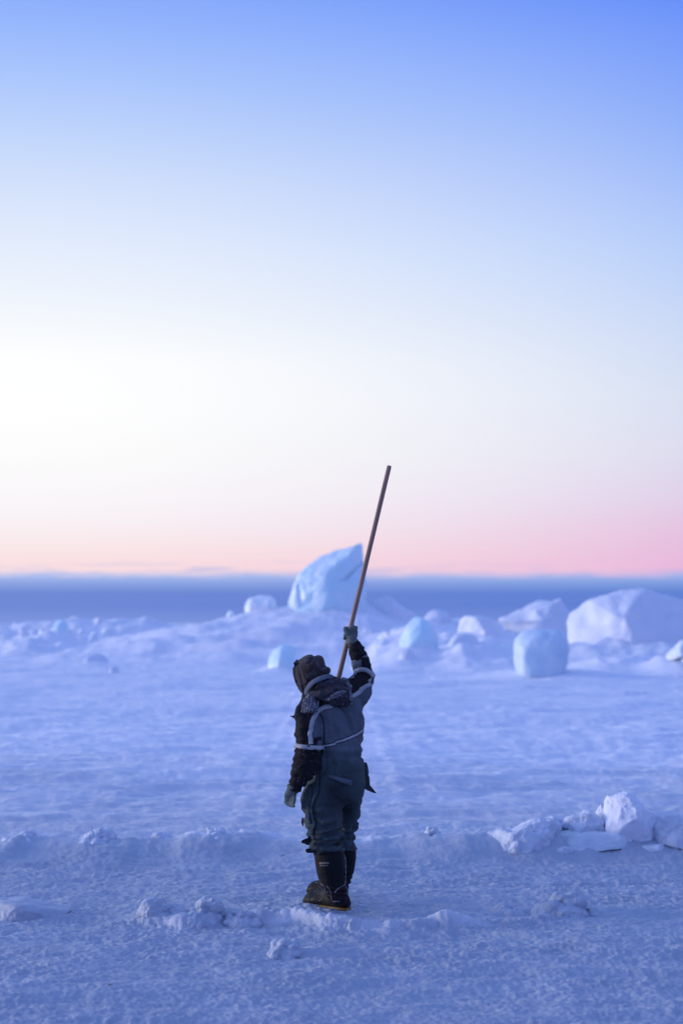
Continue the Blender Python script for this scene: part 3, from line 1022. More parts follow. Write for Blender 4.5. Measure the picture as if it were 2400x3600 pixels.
CR += [
    ([(1570, 2990), (1580, 2962), (1605, 2950), (1635, 2958), (1650, 2990)], 'low snow lump on the bank left of the tilted ice plate'),
    ([(1660, 3000), (1672, 2968), (1690, 2945), (1712, 2950), (1730, 2975), (1735, 3000)], 'rough snow lump touching the left end of the tilted plate'),
    ([(1395, 2995), (1405, 2972), (1430, 2966), (1455, 2974), (1465, 2995)], 'flattest snow lump on the bank nearest the trousers on the right'),
    ([(2240, 2985), (2250, 2945), (2285, 2930), (2320, 2940), (2335, 2985)], 'crumbled snow heap at the foot of the upright block'),
    ([(1905, 2925), (1915, 2895), (1940, 2880), (1968, 2890), (1985, 2925)], 'snow lump behind the right end of the tilted plate'),
]
for k, (outl, lab) in enumerate(CR):
    yc = float(np.interp(W(outl[0][0], outl[0][1], 13.2).x, BK_X, BK_Y))
    outl = [(a_, b2 - (14 if b2 < 2960 else 0)) for a_, b2 in outl]
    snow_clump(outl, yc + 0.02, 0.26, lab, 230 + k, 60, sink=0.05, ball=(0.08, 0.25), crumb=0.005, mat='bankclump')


# ------------------------------------------------------------------ broken plates of ice at the right of the bank
def settle(px, py, y0, y1):
    """distance at which photo pixel (px,py) meets the snow"""
    ys = np.linspace(y0, y1, 240)
    pz = np.array([W(px, py, q)[:] for q in ys])
    g_ = ground_h(pz[:, 0], pz[:, 1], False)
    k = np.nonzero(pz[:, 2] <= g_)[0]
    return float(ys[k[0]]) if len(k) else None


def ice_plate(outline, Y, depth, label, seed, mat='slab', tiltx=0.0, rough=0.012, name='ice_plate', cat='ice plate', yaw=0.0, sink=0.0):
    low = max(outline, key=lambda q: q[1])
    ys = settle(low[0], low[1], Y - 1.2, Y + 1.5)
    if ys:
        Y = ys + depth * 0.35
    P = [W(a, b_, Y) for a, b_ in outline]
    c = sum(P, Vector()) / len(P)
    rg = random.Random(seed)
    bm = bmesh.new()
    rings = []
    zmin = min(p.z for p in P)
    for s, dy in ((0.93, -0.5), (1.0, -0.40), (1.03, 0.0), (0.97, 0.42), (0.85, 0.5)):
        ring = []
        for p in P:
            q = (p - c) * (s + rg.uniform(-0.03, 0.03))
            q.y = depth * (dy + rg.uniform(-0.07, 0.07))
            q.z += tiltx * (q.y + depth / 2)
            q.x += yaw * q.y
            ring.append(bm.verts.new(q))
        rings.append(ring)
    n = len(P)
    for a, b_ in zip(rings, rings[1:]):
        for i in range(n):
            j = (i + 1) % n
            bm.faces.new((a[i], a[j], b_[j], b_[i]))
    bm.faces.new(rings[0]); bm.faces.new(list(reversed(rings[-1])))
    bmesh.ops.recalc_face_normals(bm, faces=bm.faces)
    bmesh.ops.triangulate(bm, faces=[f for f in bm.faces if len(f.verts) > 4])
    bmesh.ops.subdivide_edges(bm, edges=bm.edges, cuts=8, use_grid_fill=True)
    bmesh.ops.triangulate(bm, faces=[f for f in bm.faces if len(f.verts) > 4])
    me = bpy.data.meshes.new(name)
    bm.to_mesh(me); bm.free()
    smooth_mesh(me, 2)
    cc = get_co(me)
    mid = cc.mean(0)
    for k in range(9):
        n_ = np.array((rg.uniform(-1, 1), -rg.uniform(0.3, 1.0), rg.uniform(-0.2, 0.9)))
        n_ /= np.linalg.norm(n_)
        pr = (cc - mid) @ n_
        cc = cc - n_ * (np.maximum(pr - pr.max() * rg.uniform(0.6, 0.85), 0) * 0.9)[:, None]
    set_co(me, cc)
    cc = get_co(me); no = get_no(me)
    d = rough * fbm3(cc * 7 + seed, seed, 4, 0.6) + 0.003 * fbm3(cc * 26 + seed, seed + 8, 3, 0.6) + 0.4 * rough * perlin3(cc * 45 + seed, seed + 3)
    set_co(me, cc + no * d[:, None])
    o = new_obj(name, me, M[mat])
    o.location = c
    tag(o, label, cat, 'broken ice on the bank')
    return o


yb = 13.9
ice_plate([(2122, 2948), (2126, 2880), (2130, 2820), (2140, 2802), (2175, 2800), (2205, 2790), (2232, 2798), (2260, 2840), (2300, 2862), (2322, 2880), (2318, 2915), (2290, 2945), (2240, 2958), (2190, 2952)],
         13.9, 0.42, 'upright broken block of snowy ice standing on the bank at right', 301, 'clump', rough=0.014)
ice_plate([(1925, 2970), (1950, 2945), (2000, 2930), (2080, 2926), (2160, 2930), (2225, 2938), (2212, 2955), (2120, 2962), (2040, 2972), (1985, 2978)],
         13.45, 0.6, 'flat ice plate with a shaded underside left of the upright block', 302, 'slab', tiltx=0.05, rough=0.010)
ice_plate([(1690, 2968), (1705, 2945), (1760, 2922), (1800, 2925), (1850, 2895), (1900, 2882), (1950, 2885), (1965, 2910), (1950, 2945), (1910, 2975), (1850, 2990), (1800, 2992), (1745, 2980)],
         13.6, 0.45, 'tilted snowy ice plate leaning up toward the right on the bank', 303, 'bankclump', rough=0.02)
ice_plate([(1970, 2912), (1990, 2880), (2030, 2868), (2070, 2858), (2095, 2868), (2118, 2885), (2118, 2925), (2040, 2930)], 14.1, 0.3,
         'rough snow lump wedged left behind the upright block', 304, 'bankclump', rough=0.02)
ice_plate([(2085, 2870), (2100, 2842), (2112, 2828), (2118, 2850), (2128, 2885), (2105, 2895)], 14.05, 0.1, 'thin splinter of ice beside the upright block', 305, 'clump', rough=0.012)
ice_plate([(2305, 2960), (2300, 2900), (2320, 2872), (2360, 2862), (2410, 2880), (2470, 2900), (2500, 2960), (2400, 2975)], 14.0, 0.5,
         'snowy ice lump right of the upright block, cut by the frame', 306, 'bankclump', rough=0.02)
ice_plate([(1948, 2998), (1955, 2984), (1985, 2978), (2010, 2986), (2012, 2998), (1980, 3002)], 13.15, 0.14, 'small flat ice chip below the shaded plate', 307, 'bankclump', rough=0.008)
ice_plate([(2210, 2985), (2230, 2970), (2300, 2966), (2360, 2962), (2365, 2980), (2300, 2990)], 13.3, 0.3, 'low flat plate lying under the upright block', 308, 'slab', rough=0.010)
ice_plate([(1785, 2992), (1800, 2962), (1815, 2955), (1835, 2990), (1812, 3002)], 13.25, 0.10, 'narrow ice wedge beside the dark gap under the tilted plate', 309, 'bankclump', rough=0.01)
ice_plate([(-60, 3232), (-40, 3175), (60, 3168), (130, 3178), (185, 3196), (240, 3208), (200, 3222), (110, 3230), (60, 3240)], 10.75, 0.45,
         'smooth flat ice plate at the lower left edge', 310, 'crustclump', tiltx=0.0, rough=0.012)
#PERSON
# ------------------------------------------------------------------ the person
YP = 11.0
PXM = YP / F_PX                     # metres per photo pixel at the person
ZU = 0.287 * PXM                    # metres per close-up unit


def Z1(u, v, dy=0.0):
    return W(950 + u * 0.287, 2150 + v * 0.287, YP + dy)


def Z2(u, v, dy=0.0):
    return W(950 + u * 0.287, 2650 + v * 0.287, YP + dy)


foot = G(1165, 3205)
person = bpy.data.objects.new('person', None)
C.objects.link(person)
person.location = (foot.x, YP, 0)
person.empty_display_size = 0.3
tag(person, 'person in dark padded snow suit and fleece hood, back turned, one gloved hand raised', 'person')
PO = np.array(person.location)


def pbuild(name, me, mat, parent=None, smooth=True):
    """mesh given in world coordinates -> part of the person"""
    set_co(me, get_co(me) - PO)
    o = new_obj(name, me, mat, parent or person, smooth)
    return o


# ---- coverall: torso, both legs, upper sleeves as one skin
ells = []
TOR = [(900, 480, 880, .00, .085), (950, 420, 1010, .0, .11), (1020, 380, 1075, .0, .125), (1100, 370, 1120, .0, .14), (1200, 385, 1140, .0, .155), (1300, 400, 1143, .0, .16), (1400, 420, 1143, .0, .165),
       (1500, 440, 1140, .0, .165), (1590, 460, 1132, .0, .16), (1660, 470, 1125, .0, .155), (1730, 480, 1140, .0, .155), (1800, 490, 1165, .0, .16),
       (1880, 495, 1180, .0, .17), (1960, 490, 1185, .0, .175), (2050, 470, 1175, .0, .18), (2140, 440, 1160, .0, .185), (2230, 410, 1155, 0, .18), (2300, 395, 1150, 0, .17)]
for k in range(len(TOR) - 1):
    a, b_ = TOR[k], TOR[k + 1]
    for q in range(3):
        t = q / 3
        v, l, r_, dy, ry = [a[i] + (b_[i] - a[i]) * t for i in range(5)]
        # the shoulders turn a little: his left side is nearer
        c = Z1((l + r_) / 2, v, dy)
        ells.append((c[:], ((r_ - l) / 2 * ZU, ry, 0.045), Matrix.Rotation(math.radians(14), 3, 'Z')))


def limb(pts, fn, step=0.22):
    P = [fn(u, v, dy) for u, v, dy, r in pts]
    R_ = [r * ZU for *_, r in pts]
    return chain(P, R_, step)


# near (his left) leg
ells += limb([(640, 420, -.03, 215), (640, 560, -.07, 262), (642, 700, -.09, 252), (640, 820, -.10, 236), (652, 930, -.11, 218), (664, 1050, -.11, 206), (694, 1150, -.11, 192), (705, 1195, -.11, 188)], Z2)
# far (his right) leg
ells += limb([(900, 420, .06, 225), (905, 560, .12, 222), (905, 700, .17, 205), (890, 830, .19, 198), (878, 950, .20, 186), (872, 1060, .20, 180), (872, 1150, .20, 176)], Z2)
# his left upper sleeve
ells += limb([(520, 1120, -.06, 150), (468, 1230, -.11, 168), (455, 1380, -.15, 176), (462, 1500, -.17, 176), (474, 1625, -.18, 168)], Z1)
# his right upper sleeve, going out and away to the elbow, then up
ells += limb([(930, 1010, .02, 150), (1010, 940, .05, 138), (1090, 880, .09, 128), (1150, 838, .12, 128)], Z1)
ells += limb([(1150, 838, .12, 128), (1145, 780, .12, 122), (1128, 700, .11, 120), (1105, 620, .10, 118)], Z1)
# cloth hanging under that arm
ells += limb([(1190, 880, .10, 75), (1170, 980, .08, 82), (1120, 1100, .05, 80), (1080, 1230, .03, 70)], Z1)
# cheeks of the seat
ells.append((Z2(760, 330, -0.09)[:], (0.115, 0.11, 0.13)))
ells.append((Z2(980, 330, -0.05)[:], (0.10, 0.10, 0.13)))
cov = blob_union('coverall', ells, 0.0075, 3, 5)


def zoom1_of(co_):
    y, z = co_[:, 1], co_[:, 2] - CAM_H
    d = y * CT + z * ST
    px = 1200 + F_PX * co_[:, 0] / d
    py = 1800 - F_PX * (-y * ST + z * CT) / d
    return (px - 950) / 0.287, (py - 2150) / 0.287


cc = get_co(cov)
u1, v1 = zoom1_of(cc)
# trouser cuffs end cleanly above the boots, the upper sleeve at its band
near = cc[:, 1] < YP + 0.06
lim = np.where(near, 1742 + 1255 - 0.22 * (u1 - 540), 1742 + 1186)
over = (v1 > lim)
cc[over, 2] += (v1 - lim)[over] * ZU
lim2 = 1655 + 0.07 * (u1 - 310)
arm_ = (u1 < 640) & (cc[:, 1] < YP - 0.10) & (v1 > lim2) & (v1 < 1860)
cc[arm_, 2] += (v1 - lim2)[arm_] * ZU * 0.9
set_co(cov, cc)
cc = get_co(cov); no = get_no(cov)
u1, v1 = zoom1_of(cc)
# folds: soft diagonal pulls on the back, bunching at waist, knees and cuffs
q = cc.copy()
wob = fbm3(q * 5, 5, 2)
back = np.exp(-((v1 - 1350) / 330) ** 2)
fold = 0.0
fold = fold + back * 0.019 * fbm3(np.stack([q[:, 0] * 13 + q[:, 2] * 4, q[:, 1] * 6, q[:, 2] * 3.2], 1), 7, 3)
waist = np.exp(-((v1 - 1745) / 50) ** 2)
fold = fold - 0.007 * waist + (np.exp(-((v1 - 1850) / 120) ** 2)) * 0.008 * perlin3(np.stack([q[:, 0] * 30, q[:, 1] * 30, q[:, 2] * 5], 1), 9)
v2 = v1 - 1742
leg = sstep(380, 650, v2)
bunch = sstep(560, 1000, v2)
side = np.where(u1 > 890, 1.7, 0.0)
wave = np.sin(q[:, 2] * (2 * math.pi / 0.068) + 5.0 * wob + 7 * (q[:, 0] * 1.1) + side)
irr = np.clip(0.45 + 0.9 * fbm3(np.stack([q[:, 0] * 9, q[:, 1] * 9, q[:, 2] * 7], 1), 33, 2), 0, 1.3)
wave = np.sign(wave) * np.abs(wave) ** 0.7
fold = fold + bunch * 0.015 * wave * irr
fold = fold + bunch * 0.012 * fbm3(np.stack([q[:, 0] * 8 + q[:, 2] * 9, q[:, 1] * 8, q[:, 2] * 24 - q[:, 0] * 8], 1), 35, 2)
fold = fold + leg * 0.011 * fbm3(np.stack([q[:, 0] * 7, q[:, 1] * 7, q[:, 2] * 11 + q[:, 0] * 6], 1), 13, 3)
# gathered knee
fold = fold + 0.018 * np.exp(-((v2 - 560) / 120) ** 2) * np.exp(-((u1 - 560) / 220) ** 2) * leg
arml = (u1 < 650) * sstep(1180, 1300, v1) * (1 - sstep(1640, 1700, v1))
fold = fold + arml * 0.009 * fbm3(np.stack([q[:, 0] * 10 + q[:, 2] * 6, q[:, 1] * 8, q[:, 2] * 14 - q[:, 0] * 9], 1), 15, 3)
armr = (u1 > 960) * (1 - sstep(930, 1000, v1))
fold = fold + armr * 0.010 * fbm3(np.stack([q[:, 0] * 18, q[:, 1] * 10, q[:, 2] * 18], 1), 17, 3)
fold = fold + 0.0025 * fbm3(q * 28, 19, 2)
# sharp creases in the padded cloth
def creases(sx, sy, sz, skew, seed, k=5.0):
    n_ = perlin3(np.stack([q[:, 0] * sx + q[:, 2] * skew, q[:, 1] * sy, q[:, 2] * sz - q[:, 0] * skew * 0.6], 1) + 0.25 * fbm3(q * 9, seed, 2)[:, None], seed + 1)
    return np.clip(1 - k * np.abs(n_), 0, 1) * np.clip(0.6 + fbm3(q * 4, seed + 2, 2), 0, 1.2)


body_m = sstep(1080, 1200, v1) * (1 - sstep(1950, 2150, v1))
fold = fold - body_m * 0.020 * creases(9, 6, 3.5, 5, 101, 4)
fold = fold - leg * 0.019 * creases(5, 5, 11, -4, 111, 4) - bunch * 0.024 * creases(6, 6, 17, 5, 121, 4)
fold = fold - (arml + armr) * 0.010 * creases(12, 8, 12, 8, 131)
fold = fold + 0.010 * np.exp(-((v1 - 1700) / 30) ** 2) - 0.010 * np.exp(-((v1 - 1772) / 22) ** 2)
# seam groove between sleeve and back
seam_fold = np.exp(-((u1 - (640 + 25 * np.sin(v1 / 120))) / 16) ** 2) * sstep(1240, 1320, v1) * (1 - sstep(1640, 1720, v1)) * (no[:, 1] < 0)
fold = fold - 0.012 * seam_fold
set_co(cov, cc + no * fold[:, None])

# colour panels of the suit
def inpoly(u, v, poly):
    c = np.zeros(len(u), bool)
    for i in range(len(poly)):
        a, b_ = poly[i], poly[i - 1]
        k = (a[1] > v) != (b_[1] > v)
        xx = (b_[0] - a[0]) * (v - a[1]) / ((b_[1] - a[1]) or 1e-9) + a[0]
        c ^= k & (u < xx)
    return c


cc = get_co(cov)
fu, fv = zoom1_of(cc)
fv2 = fv - 1742
SUIT = np.array((0.112, 0.134, 0.156)); TROU = np.array((0.050, 0.072, 0.076)); WORN = np.array((0.026, 0.033, 0.037)); BLK = np.array((0.012, 0.0105, 0.012))
tm = sstep(-60, 240, fv2 + 90 * fbm2(fu / 160, fv / 160, 3, 3))[:, None]
colr = SUIT * (1 - tm) + TROU * tm
worn = (np.exp(-((fu - 800) / 170) ** 2 - ((fv2 - 520) / 230) ** 2) * 1.25 + np.exp(-((fu - 960) / 70) ** 2 - ((fv2 - 680) / 150) ** 2)).clip(0, 1)[:, None]
colr = colr * (1 - worn) + WORN * worn
yoke = inpoly(fu, fv, [(200, 1700), (480, 1640), (470, 1520), (495, 1380), (535, 1270), (580, 1215), (760, 1165), (880, 1180), (990, 1060), (1090, 985), (1110, 945), (1225, 895), (1262, 830), (1240, 765),
                       (1180, 715), (1120, 700), (1010, 780), (900, 800), (600, 700), (350, 800), (200, 1200)])
colr[yoke] = BLK
colr[inpoly(fu, fv, [(1110, 560), (1260, 560), (1290, 720), (1230, 740), (1115, 690)])] = BLK
ca = cov.attributes.new('panel', 'FLOAT_COLOR', 'POINT')
ca.data.foreach_set('color', np.concatenate([colr, np.ones((len(colr), 1))], 1).astype(np.float32).ravel())
cov.materials.append(M['coverall'])
bvh_cov = BVHTree.FromPolygons([tuple(v) for v in get_co(cov)], [tuple(p.vertices) for p in cov.polygons])
coverall = pbuild('coverall', cov, None)
coverall['label'] = 'blue grey padded coverall with black yoke and sleeve panels'

CAMP = Vector((0, 0, CAM_H))


def hit(bvh, p, back_off=0.0):
    """point of the surface that lies behind photo position p, seen from the back of the figure"""
    p = Vector(p)
    d = (p - CAMP).normalized()
    loc, nrm, i, dist = bvh.ray_cast(CAMP, d)
    if loc is None:
        loc, nrm, i, dist = bvh.find_nearest(p)
    return loc, nrm


def ribbon(bvh, pts, width, lift, fn, thick=0.003, sub=5, wide=None):
    """flat tape sewn on the surface along close-up points"""
    P = []
    for i in range(len(pts) - 1):
        for k in range(sub):
            t = k / sub
            P.append(((pts[i][0] * (1 - t) + pts[i + 1][0] * t), (pts[i][1] * (1 - t) + pts[i + 1][1] * t)))
    P.append(pts[-1][:2])
    V = []; Fc = []
    n = len(P)
    for i, (u, v) in enumerate(P):
        a = P[max(i - 1, 0)]; b_ = P[min(i + 1, n - 1)]
        dx, dy = b_[0] - a[0], b_[1] - a[1]
        L = math.hypot(dx, dy) or 1
        nx, ny = -dy / L, dx / L
        row = []
        for s in (-1, 1):
            w_ = width * 0.5 * s
            loc, nr = hit(bvh, fn(u + nx * w_, v + ny * w_))
            row.append((loc, nr))
        nr = (row[0][1] + row[1][1]).normalized()
        for loc, _ in row:
            V.append(loc + nr * lift)
        for loc, _ in row:
            V.append(loc + nr * (lift - thick))
    for i in range(n - 1):
        a = i * 4; b_ = (i + 1) * 4
        Fc += [(a, a + 1, b_ + 1, b_), (a + 2, b_ + 2, b_ + 3, a + 3), (a, b_, b_ + 2, a + 2), (a + 1, a + 3, b_ + 3, b_ + 1)]
    Fc += [(0, 2, 3, 1), ((n - 1) * 4, (n - 1) * 4 + 1, (n - 1) * 4 + 3, (n - 1) * 4 + 2)]
    me = pydata('ribbon', V, Fc)
    bm = bmesh.new(); bm.from_mesh(me); bmesh.ops.recalc_face_normals(bm, faces=bm.faces); bm.to_mesh(me); bm.free()
    return me


def panel(bvh, poly, lift, fn, thick=0.006, curl=0.0):
    """sewn-on patch with thickness"""
    P = []
    n = len(poly)
    top = [Vector(hit(bvh, fn(u, v))[0]) for u, v in poly]
    nr = sum((Vector(hit(bvh, fn(u, v))[1]) for u, v in poly), Vector()).normalized()
    V = []
    vs = [q_[1] for q_ in poly]
    lo, hi = min(vs), max(vs)
    for t, (u, v) in zip(top, poly):
        V.append(t + nr * (lift + curl * (v - lo) / max(hi - lo, 1)))
    for t, (u, v) in zip(top, poly):
        V.append(t + nr * (lift - thick + curl * (v - lo) / max(hi - lo, 1)))
    Fc = [tuple(range(n)), tuple(range(2 * n - 1, n - 1, -1))]
    for i in range(n):
        j = (i + 1) % n
        Fc.append((i, i + n, j + n, j))
    me = pydata('panel', V, Fc)
    bm = bmesh.new(); bm.from_mesh(me)
    bmesh.ops.triangulate(bm, faces=[f for f in bm.faces if len(f.verts) > 4])
    bmesh.ops.recalc_face_normals(bm, faces=bm.faces)
    bm.to_mesh(me); bm.free()
    return me


S1 = [(765, 1158), (690, 1168), (640, 1182), (590, 1212), (560, 1240), (535, 1290), (515, 1350), (493, 1430), (487, 1500), (490, 1560), (500, 1625)]
pbuild('reflective_stripe', ribbon(bvh_cov, S1, 54, 0.010, Z1, 0.008), M['stripe'], coverall)
S4 = [(985, 1055), (1040, 1018), (1088, 985), (1112, 948), (1170, 915), (1228, 890), (1258, 845), (1262, 805), (1235, 758), (1180, 716), (1120, 704), (1060, 722), (1015, 765)]
pbuild('reflective_stripe', ribbon(bvh_cov, S4, 50, 0.008, Z1, 0.008), M['stripe'], coverall)
S3 = [(662, 1645), (730, 1638), (795, 1622), (800, 1605), (880, 1580), (960, 1550), (1060, 1505), (1138, 1450)]
e3 = pbuild('stripe_backing', ribbon(bvh_cov, S3, 44, 0.002, Z1), M['edge'], coverall)
pbuild('reflective_stripe', ribbon(bvh_cov, S3, 26, 0.0055, Z1), M['stripe'], coverall)


def ring(bvh, c, axis, width, lift, r0, jag=0.0, n=40, thick=0.004):
    """band round a sleeve"""
    c = Vector(c); ax = Vector(axis).normalized()
    a = ax.cross(Vector((0, 1, 0))).normalized(); b_ = ax.cross(a)
    V = []; Fc = []
    for k in range(n):
        an = 2 * math.pi * k / n
        d = a * math.cos(an) + b_ * math.sin(an)
        rr_ = []
        for s in (-1, 1):
            o_ = c + ax * (s * width / 2 + (random.uniform(-jag, jag) if s < 0 else 0))
            loc, nr, i, dist = bvh.ray_cast(o_ + d * r0 * 2.2, -d)
            if loc is None or (loc - o_).length > r0 * 1.10 or (loc - o_).length < r0 * 0.8:
                loc = o_ + d * r0
            rr_.append(loc + d * lift)
        V += [rr_[0], rr_[1], rr_[0] - d * thick, rr_[1] - d * thick]
    for k in range(n):
        x0 = k * 4; x1 = ((k + 1) % n) * 4
        Fc += [(x0, x1, x1 + 1, x0 + 1), (x0 + 2, x0 + 3, x1 + 3, x1 + 2), (x0, x0 + 2, x1 + 2, x1), (x0 + 1, x1 + 1, x1 + 3, x0 + 3)]
    return pydata('band', V, Fc)


axl = (Z1(462, 1500, -.17) - Z1(474, 1625, -.18))
pbuild('reflective_stripe', ring(bvh_cov, Z1(476, 1648, -.18), Vector((0.085, 0, 1)), 46 * ZU, 0.009, 168 * ZU, 0.004), M['stripe'], coverall)

# seams, painted fold shade, flaps and pocket
pbuild('seam', ribbon(bvh_cov, [(596, 1235), (630, 1290), (655, 1380), (662, 1470), (656, 1560), (648, 1640)], 13, 0.003, Z1), M['edge'], coverall)
pbuild('seam', ribbon(bvh_cov, [(620, 60), (612, 200), (606, 340), (598, 480), (556, 565), (530, 650), (532, 730), (552, 810), (567, 868), (540, 930), (540, 985), (560, 1055)], 13, 0.004, Z2), M['edge'], coverall)
pbuild('seam', ribbon(bvh_cov, [(625, 1232), (600, 1180), (575, 1125), (556, 1088)], 9, 0.012, Z2), M['edge'], coverall)
pbuild('seam', ribbon(bvh_cov, [(505, 380), (520, 430), (512, 490), (498, 545)], 11, 0.004, Z2), M['edge'], coverall)
pbuild('seam', ribbon(bvh_cov, [(540, 1000), (600, 985), (700, 960), (800, 930), (870, 905)], 10, 0.003, Z2), M['edge'], coverall)  # dark ribbon painting the shade of a fold above the cuff
pbuild('seam', ribbon(bvh_cov, [(560, 1082), (640, 1070), (720, 1062), (800, 1058), (870, 1045)], 9, 0.003, Z2), M['edge'], coverall)  # lower fold line, its shade laid on as a dark ribbon
pbuild('pocket_flap', panel(bvh_cov, [(698, 252), (780, 272), (880, 300), (992, 330), (988, 395), (940, 386), (840, 346), (712, 290)], 0.008, Z2, 0.008, 0.020), M['flap'], coverall)
pbuild('storm_flap', ribbon(bvh_cov, [(600, 60), (590, 200), (585, 340), (575, 490), (535, 560), (510, 650), (512, 730), (532, 810), (546, 870), (522, 920), (518, 980), (540, 1050)], 26, 0.009, Z2, 0.012), M['trouser'], coverall)
pbuild('storm_flap', ribbon(bvh_cov, [(480, 380), (490, 470), (478, 560), (470, 660), (474, 780), (480, 860)], 40, 0.006, Z2, 0.008), M['trouser'], coverall)
pbuild('ankle_tab', panel(bvh_cov, [(470, 1130), (530, 1090), (552, 1085), (622, 1225), (560, 1240), (505, 1180)], 0.008, Z2, 0.008), M['trouser'], coverall)


def loose(name, poly, dy0, dy1, fn, mat, thick=0.008, parent=None):
    """stiff loose flap, its near edge at dy0, the far one at dy1"""
    n = len(poly)
    us = [p[0] for p in poly]
    lo, hi = min(us), max(us)
    V = []
    for s in (-1, 1):
        for u, v in poly:
            t = (u - lo) / max(hi - lo, 1)
            V.append(fn(u, v, dy0 + (dy1 - dy0) * t + s * thick / 2))
    Fc = [tuple(range(n)), tuple(range(2 * n - 1, n - 1, -1))]
    for i in range(n):
        j = (i + 1) % n
        Fc.append((i, i + n, j + n, j))
    me = pydata(name, V, Fc)
    bm = bmesh.new(); bm.from_mesh(me)
    bmesh.ops.triangulate(bm, faces=[f for f in bm.faces if len(f.verts) > 4])
    bmesh.ops.recalc_face_normals(bm, faces=bm.faces)
    bm.to_mesh(me); bm.free()
    return pbuild(name, me, M[mat], parent or coverall, False)


loose('side_flap', [(1110, 250), (1150, 238), (1192, 235), (1214, 290), (1220, 385), (1262, 435), (1300, 484), (1272, 482), (1235, 470), (1190, 448), (1140, 425)], -0.03, -0.03, Z2, 'seat', 0.012)
loose('side_flap', [(1120, 100), (1180, 108), (1196, 160), (1206, 244), (1130, 250)], -0.01, -0.02, Z2, 'trouser', 0.02)
loose('knee_tag', [(400, 775), (412, 800), (412, 850), (404, 898), (385, 868), (378, 835), (384, 795)], -0.1, -0.1, Z2, 'brown', 0.006)
loose('ankle_strap', [(480, 1010), (452, 1032), (420, 1042), (392, 1056), (378, 1076), (382, 1094), (420, 1102), (452, 1118), (480, 1120)], -0.14, -0.12, Z2, 'edge', 0.02)
loose('ankle_strap', [(540, 1165), (500, 1160), (450, 1160), (432, 1176), (430, 1196), (455, 1215), (500, 1216), (540, 1215)], -0.16, -0.14, Z2, 'edge', 0.02)
loose('sleeve_tag', [(230, 1284), (265, 1276), (296, 1268), (300, 1300), (282, 1310), (268, 1292)], -0.12, -0.12, Z1, 'edge', 0.004)

# ---- lower sleeves (black fleece)
e = limb([(476, 1610, -.18, 158), (466, 1700, -.18, 160), (450, 1800, -.175, 162), (422, 1900, -.17, 154), (385, 1985, -.165, 136), (346, 2065, -.16, 106), (318, 2130, -.155, 84), (306, 2165, -.15, 74)], Z1)
sl = blob_union('lower_sleeve', e, 0.006, 3, 3)
cc = get_co(sl); no = get_no(sl)
su, svv = zoom1_of(cc)
w_ = np.sin(cc[:, 2] * (2 * math.pi / 0.052) + cc[:, 0] * 22 + 4 * fbm3(cc * 7, 3, 2))
ir = np.clip(0.5 + 1.1 * fbm3(cc * 9, 44, 2), 0, 1.3)
set_co(sl, cc + no * (0.0060 * w_ * ir + 0.010 * fbm3(np.stack([cc[:, 0] * 12 + cc[:, 2] * 8, cc[:, 1] * 10, cc[:, 2] * 20 - cc[:, 0] * 10], 1), 4, 3))[:, None])
pbuild('lower_sleeve', sl, M['knitblack'])
e = limb([(1108, 640, .10, 108), (1092, 580, .10, 108), (1075, 520, .10, 106), (1052, 460, .10, 92), (1025, 410, .10, 76), (1015, 385, .10, 70)], Z1)
sl = blob_union('lower_sleeve', e, 0.006, 3, 3)
cc = get_co(sl); no = get_no(sl)
w_ = np.sin(cc[:, 2] * (2 * math.pi / 0.045) - cc[:, 0] * 25 + 4 * fbm3(cc * 7, 8, 2))
ir = np.clip(0.3 + 1.1 * fbm3(cc * 9, 45, 2), 0, 1.2)
set_co(sl, cc + no * (0.0055 * w_ * ir + 0.007 * fbm3(np.stack([cc[:, 0] * 14, cc[:, 1] * 12, cc[:, 2] * 24 - cc[:, 0] * 12], 1), 9, 3))[:, None])
pbuild('lower_sleeve', sl, M['knitblack'])

# ---- fleece hood round the head
hc = Z1(505, 740, -.02)
tilt = Matrix.Rotation(math.radians(14), 3, 'Y') @ Matrix.Rotation(math.radians(20), 3, 'Z')
e = [(Z1(500, 735, -.01)[:], (0.100, 0.118, 0.112)),
     (Z1(560, 660, -.01)[:], (0.058, 0.085, 0.068)),
     (Z1(455, 660, -.0)[:], (0.072, 0.085, 0.056)),
     (Z1(600, 660, -.01)[:], (0.036, 0.06, 0.068)),
     (Z1(590, 760, -.01)[:], (0.060, 0.095, 0.075)),
     (Z1(440, 850, -.01)[:], (0.056, 0.085, 0.085)),
     (Z1(430, 920, -.01)[:], (0.036, 0.07, 0.06)),
     (Z1(520, 870, -.0)[:], (0.085, 0.10, 0.075)),
     (Z1(690, 722, -.04)[:], (0.028, 0.05, 0.026)),
     (Z1(645, 745, -.05)[:], (0.045, 0.06, 0.032)),
     (Z1(370, 740, .0)[:], (0.040, 0.075, 0.075)),
     (Z1(395, 850, .0)[:], (0.036, 0.07, 0.06))]
hd = blob_union('hood', e, 0.0055, 3, 9)
cc = get_co(hd); no = get_no(hd)
hu, hv = zoom1_of(cc)
crease = np.exp(-(((hu - 520) * 0.8 + (hv - 560) * 0.5) / 22) ** 2) * (hv < 640)
crease2 = np.exp(-((hu - (330 + (hv - 620) * 0.22)) / 12) ** 2) * sstep(600, 680, hv)
crease3 = np.exp(-((hu - (455 + (hv - 800) * 0.45)) / 12) ** 2) * sstep(800, 850, hv) * (1 - sstep(900, 960, hv))
set_co(hd, cc + no * (0.003 * fbm3(cc * 14, 2, 3) + 0.0016 * fbm3(cc * 70, 5, 2) - 0.009 * crease - 0.009 * crease2 - 0.007 * crease3)[:, None])
bvh_hd = BVHTree.FromPolygons([tuple(v) for v in get_co(hd)], [tuple(p.vertices) for p in hd.polygons])
hood = pbuild('hood', hd, M['hood'])
hood['label'] = 'frosted brown fleece hood'


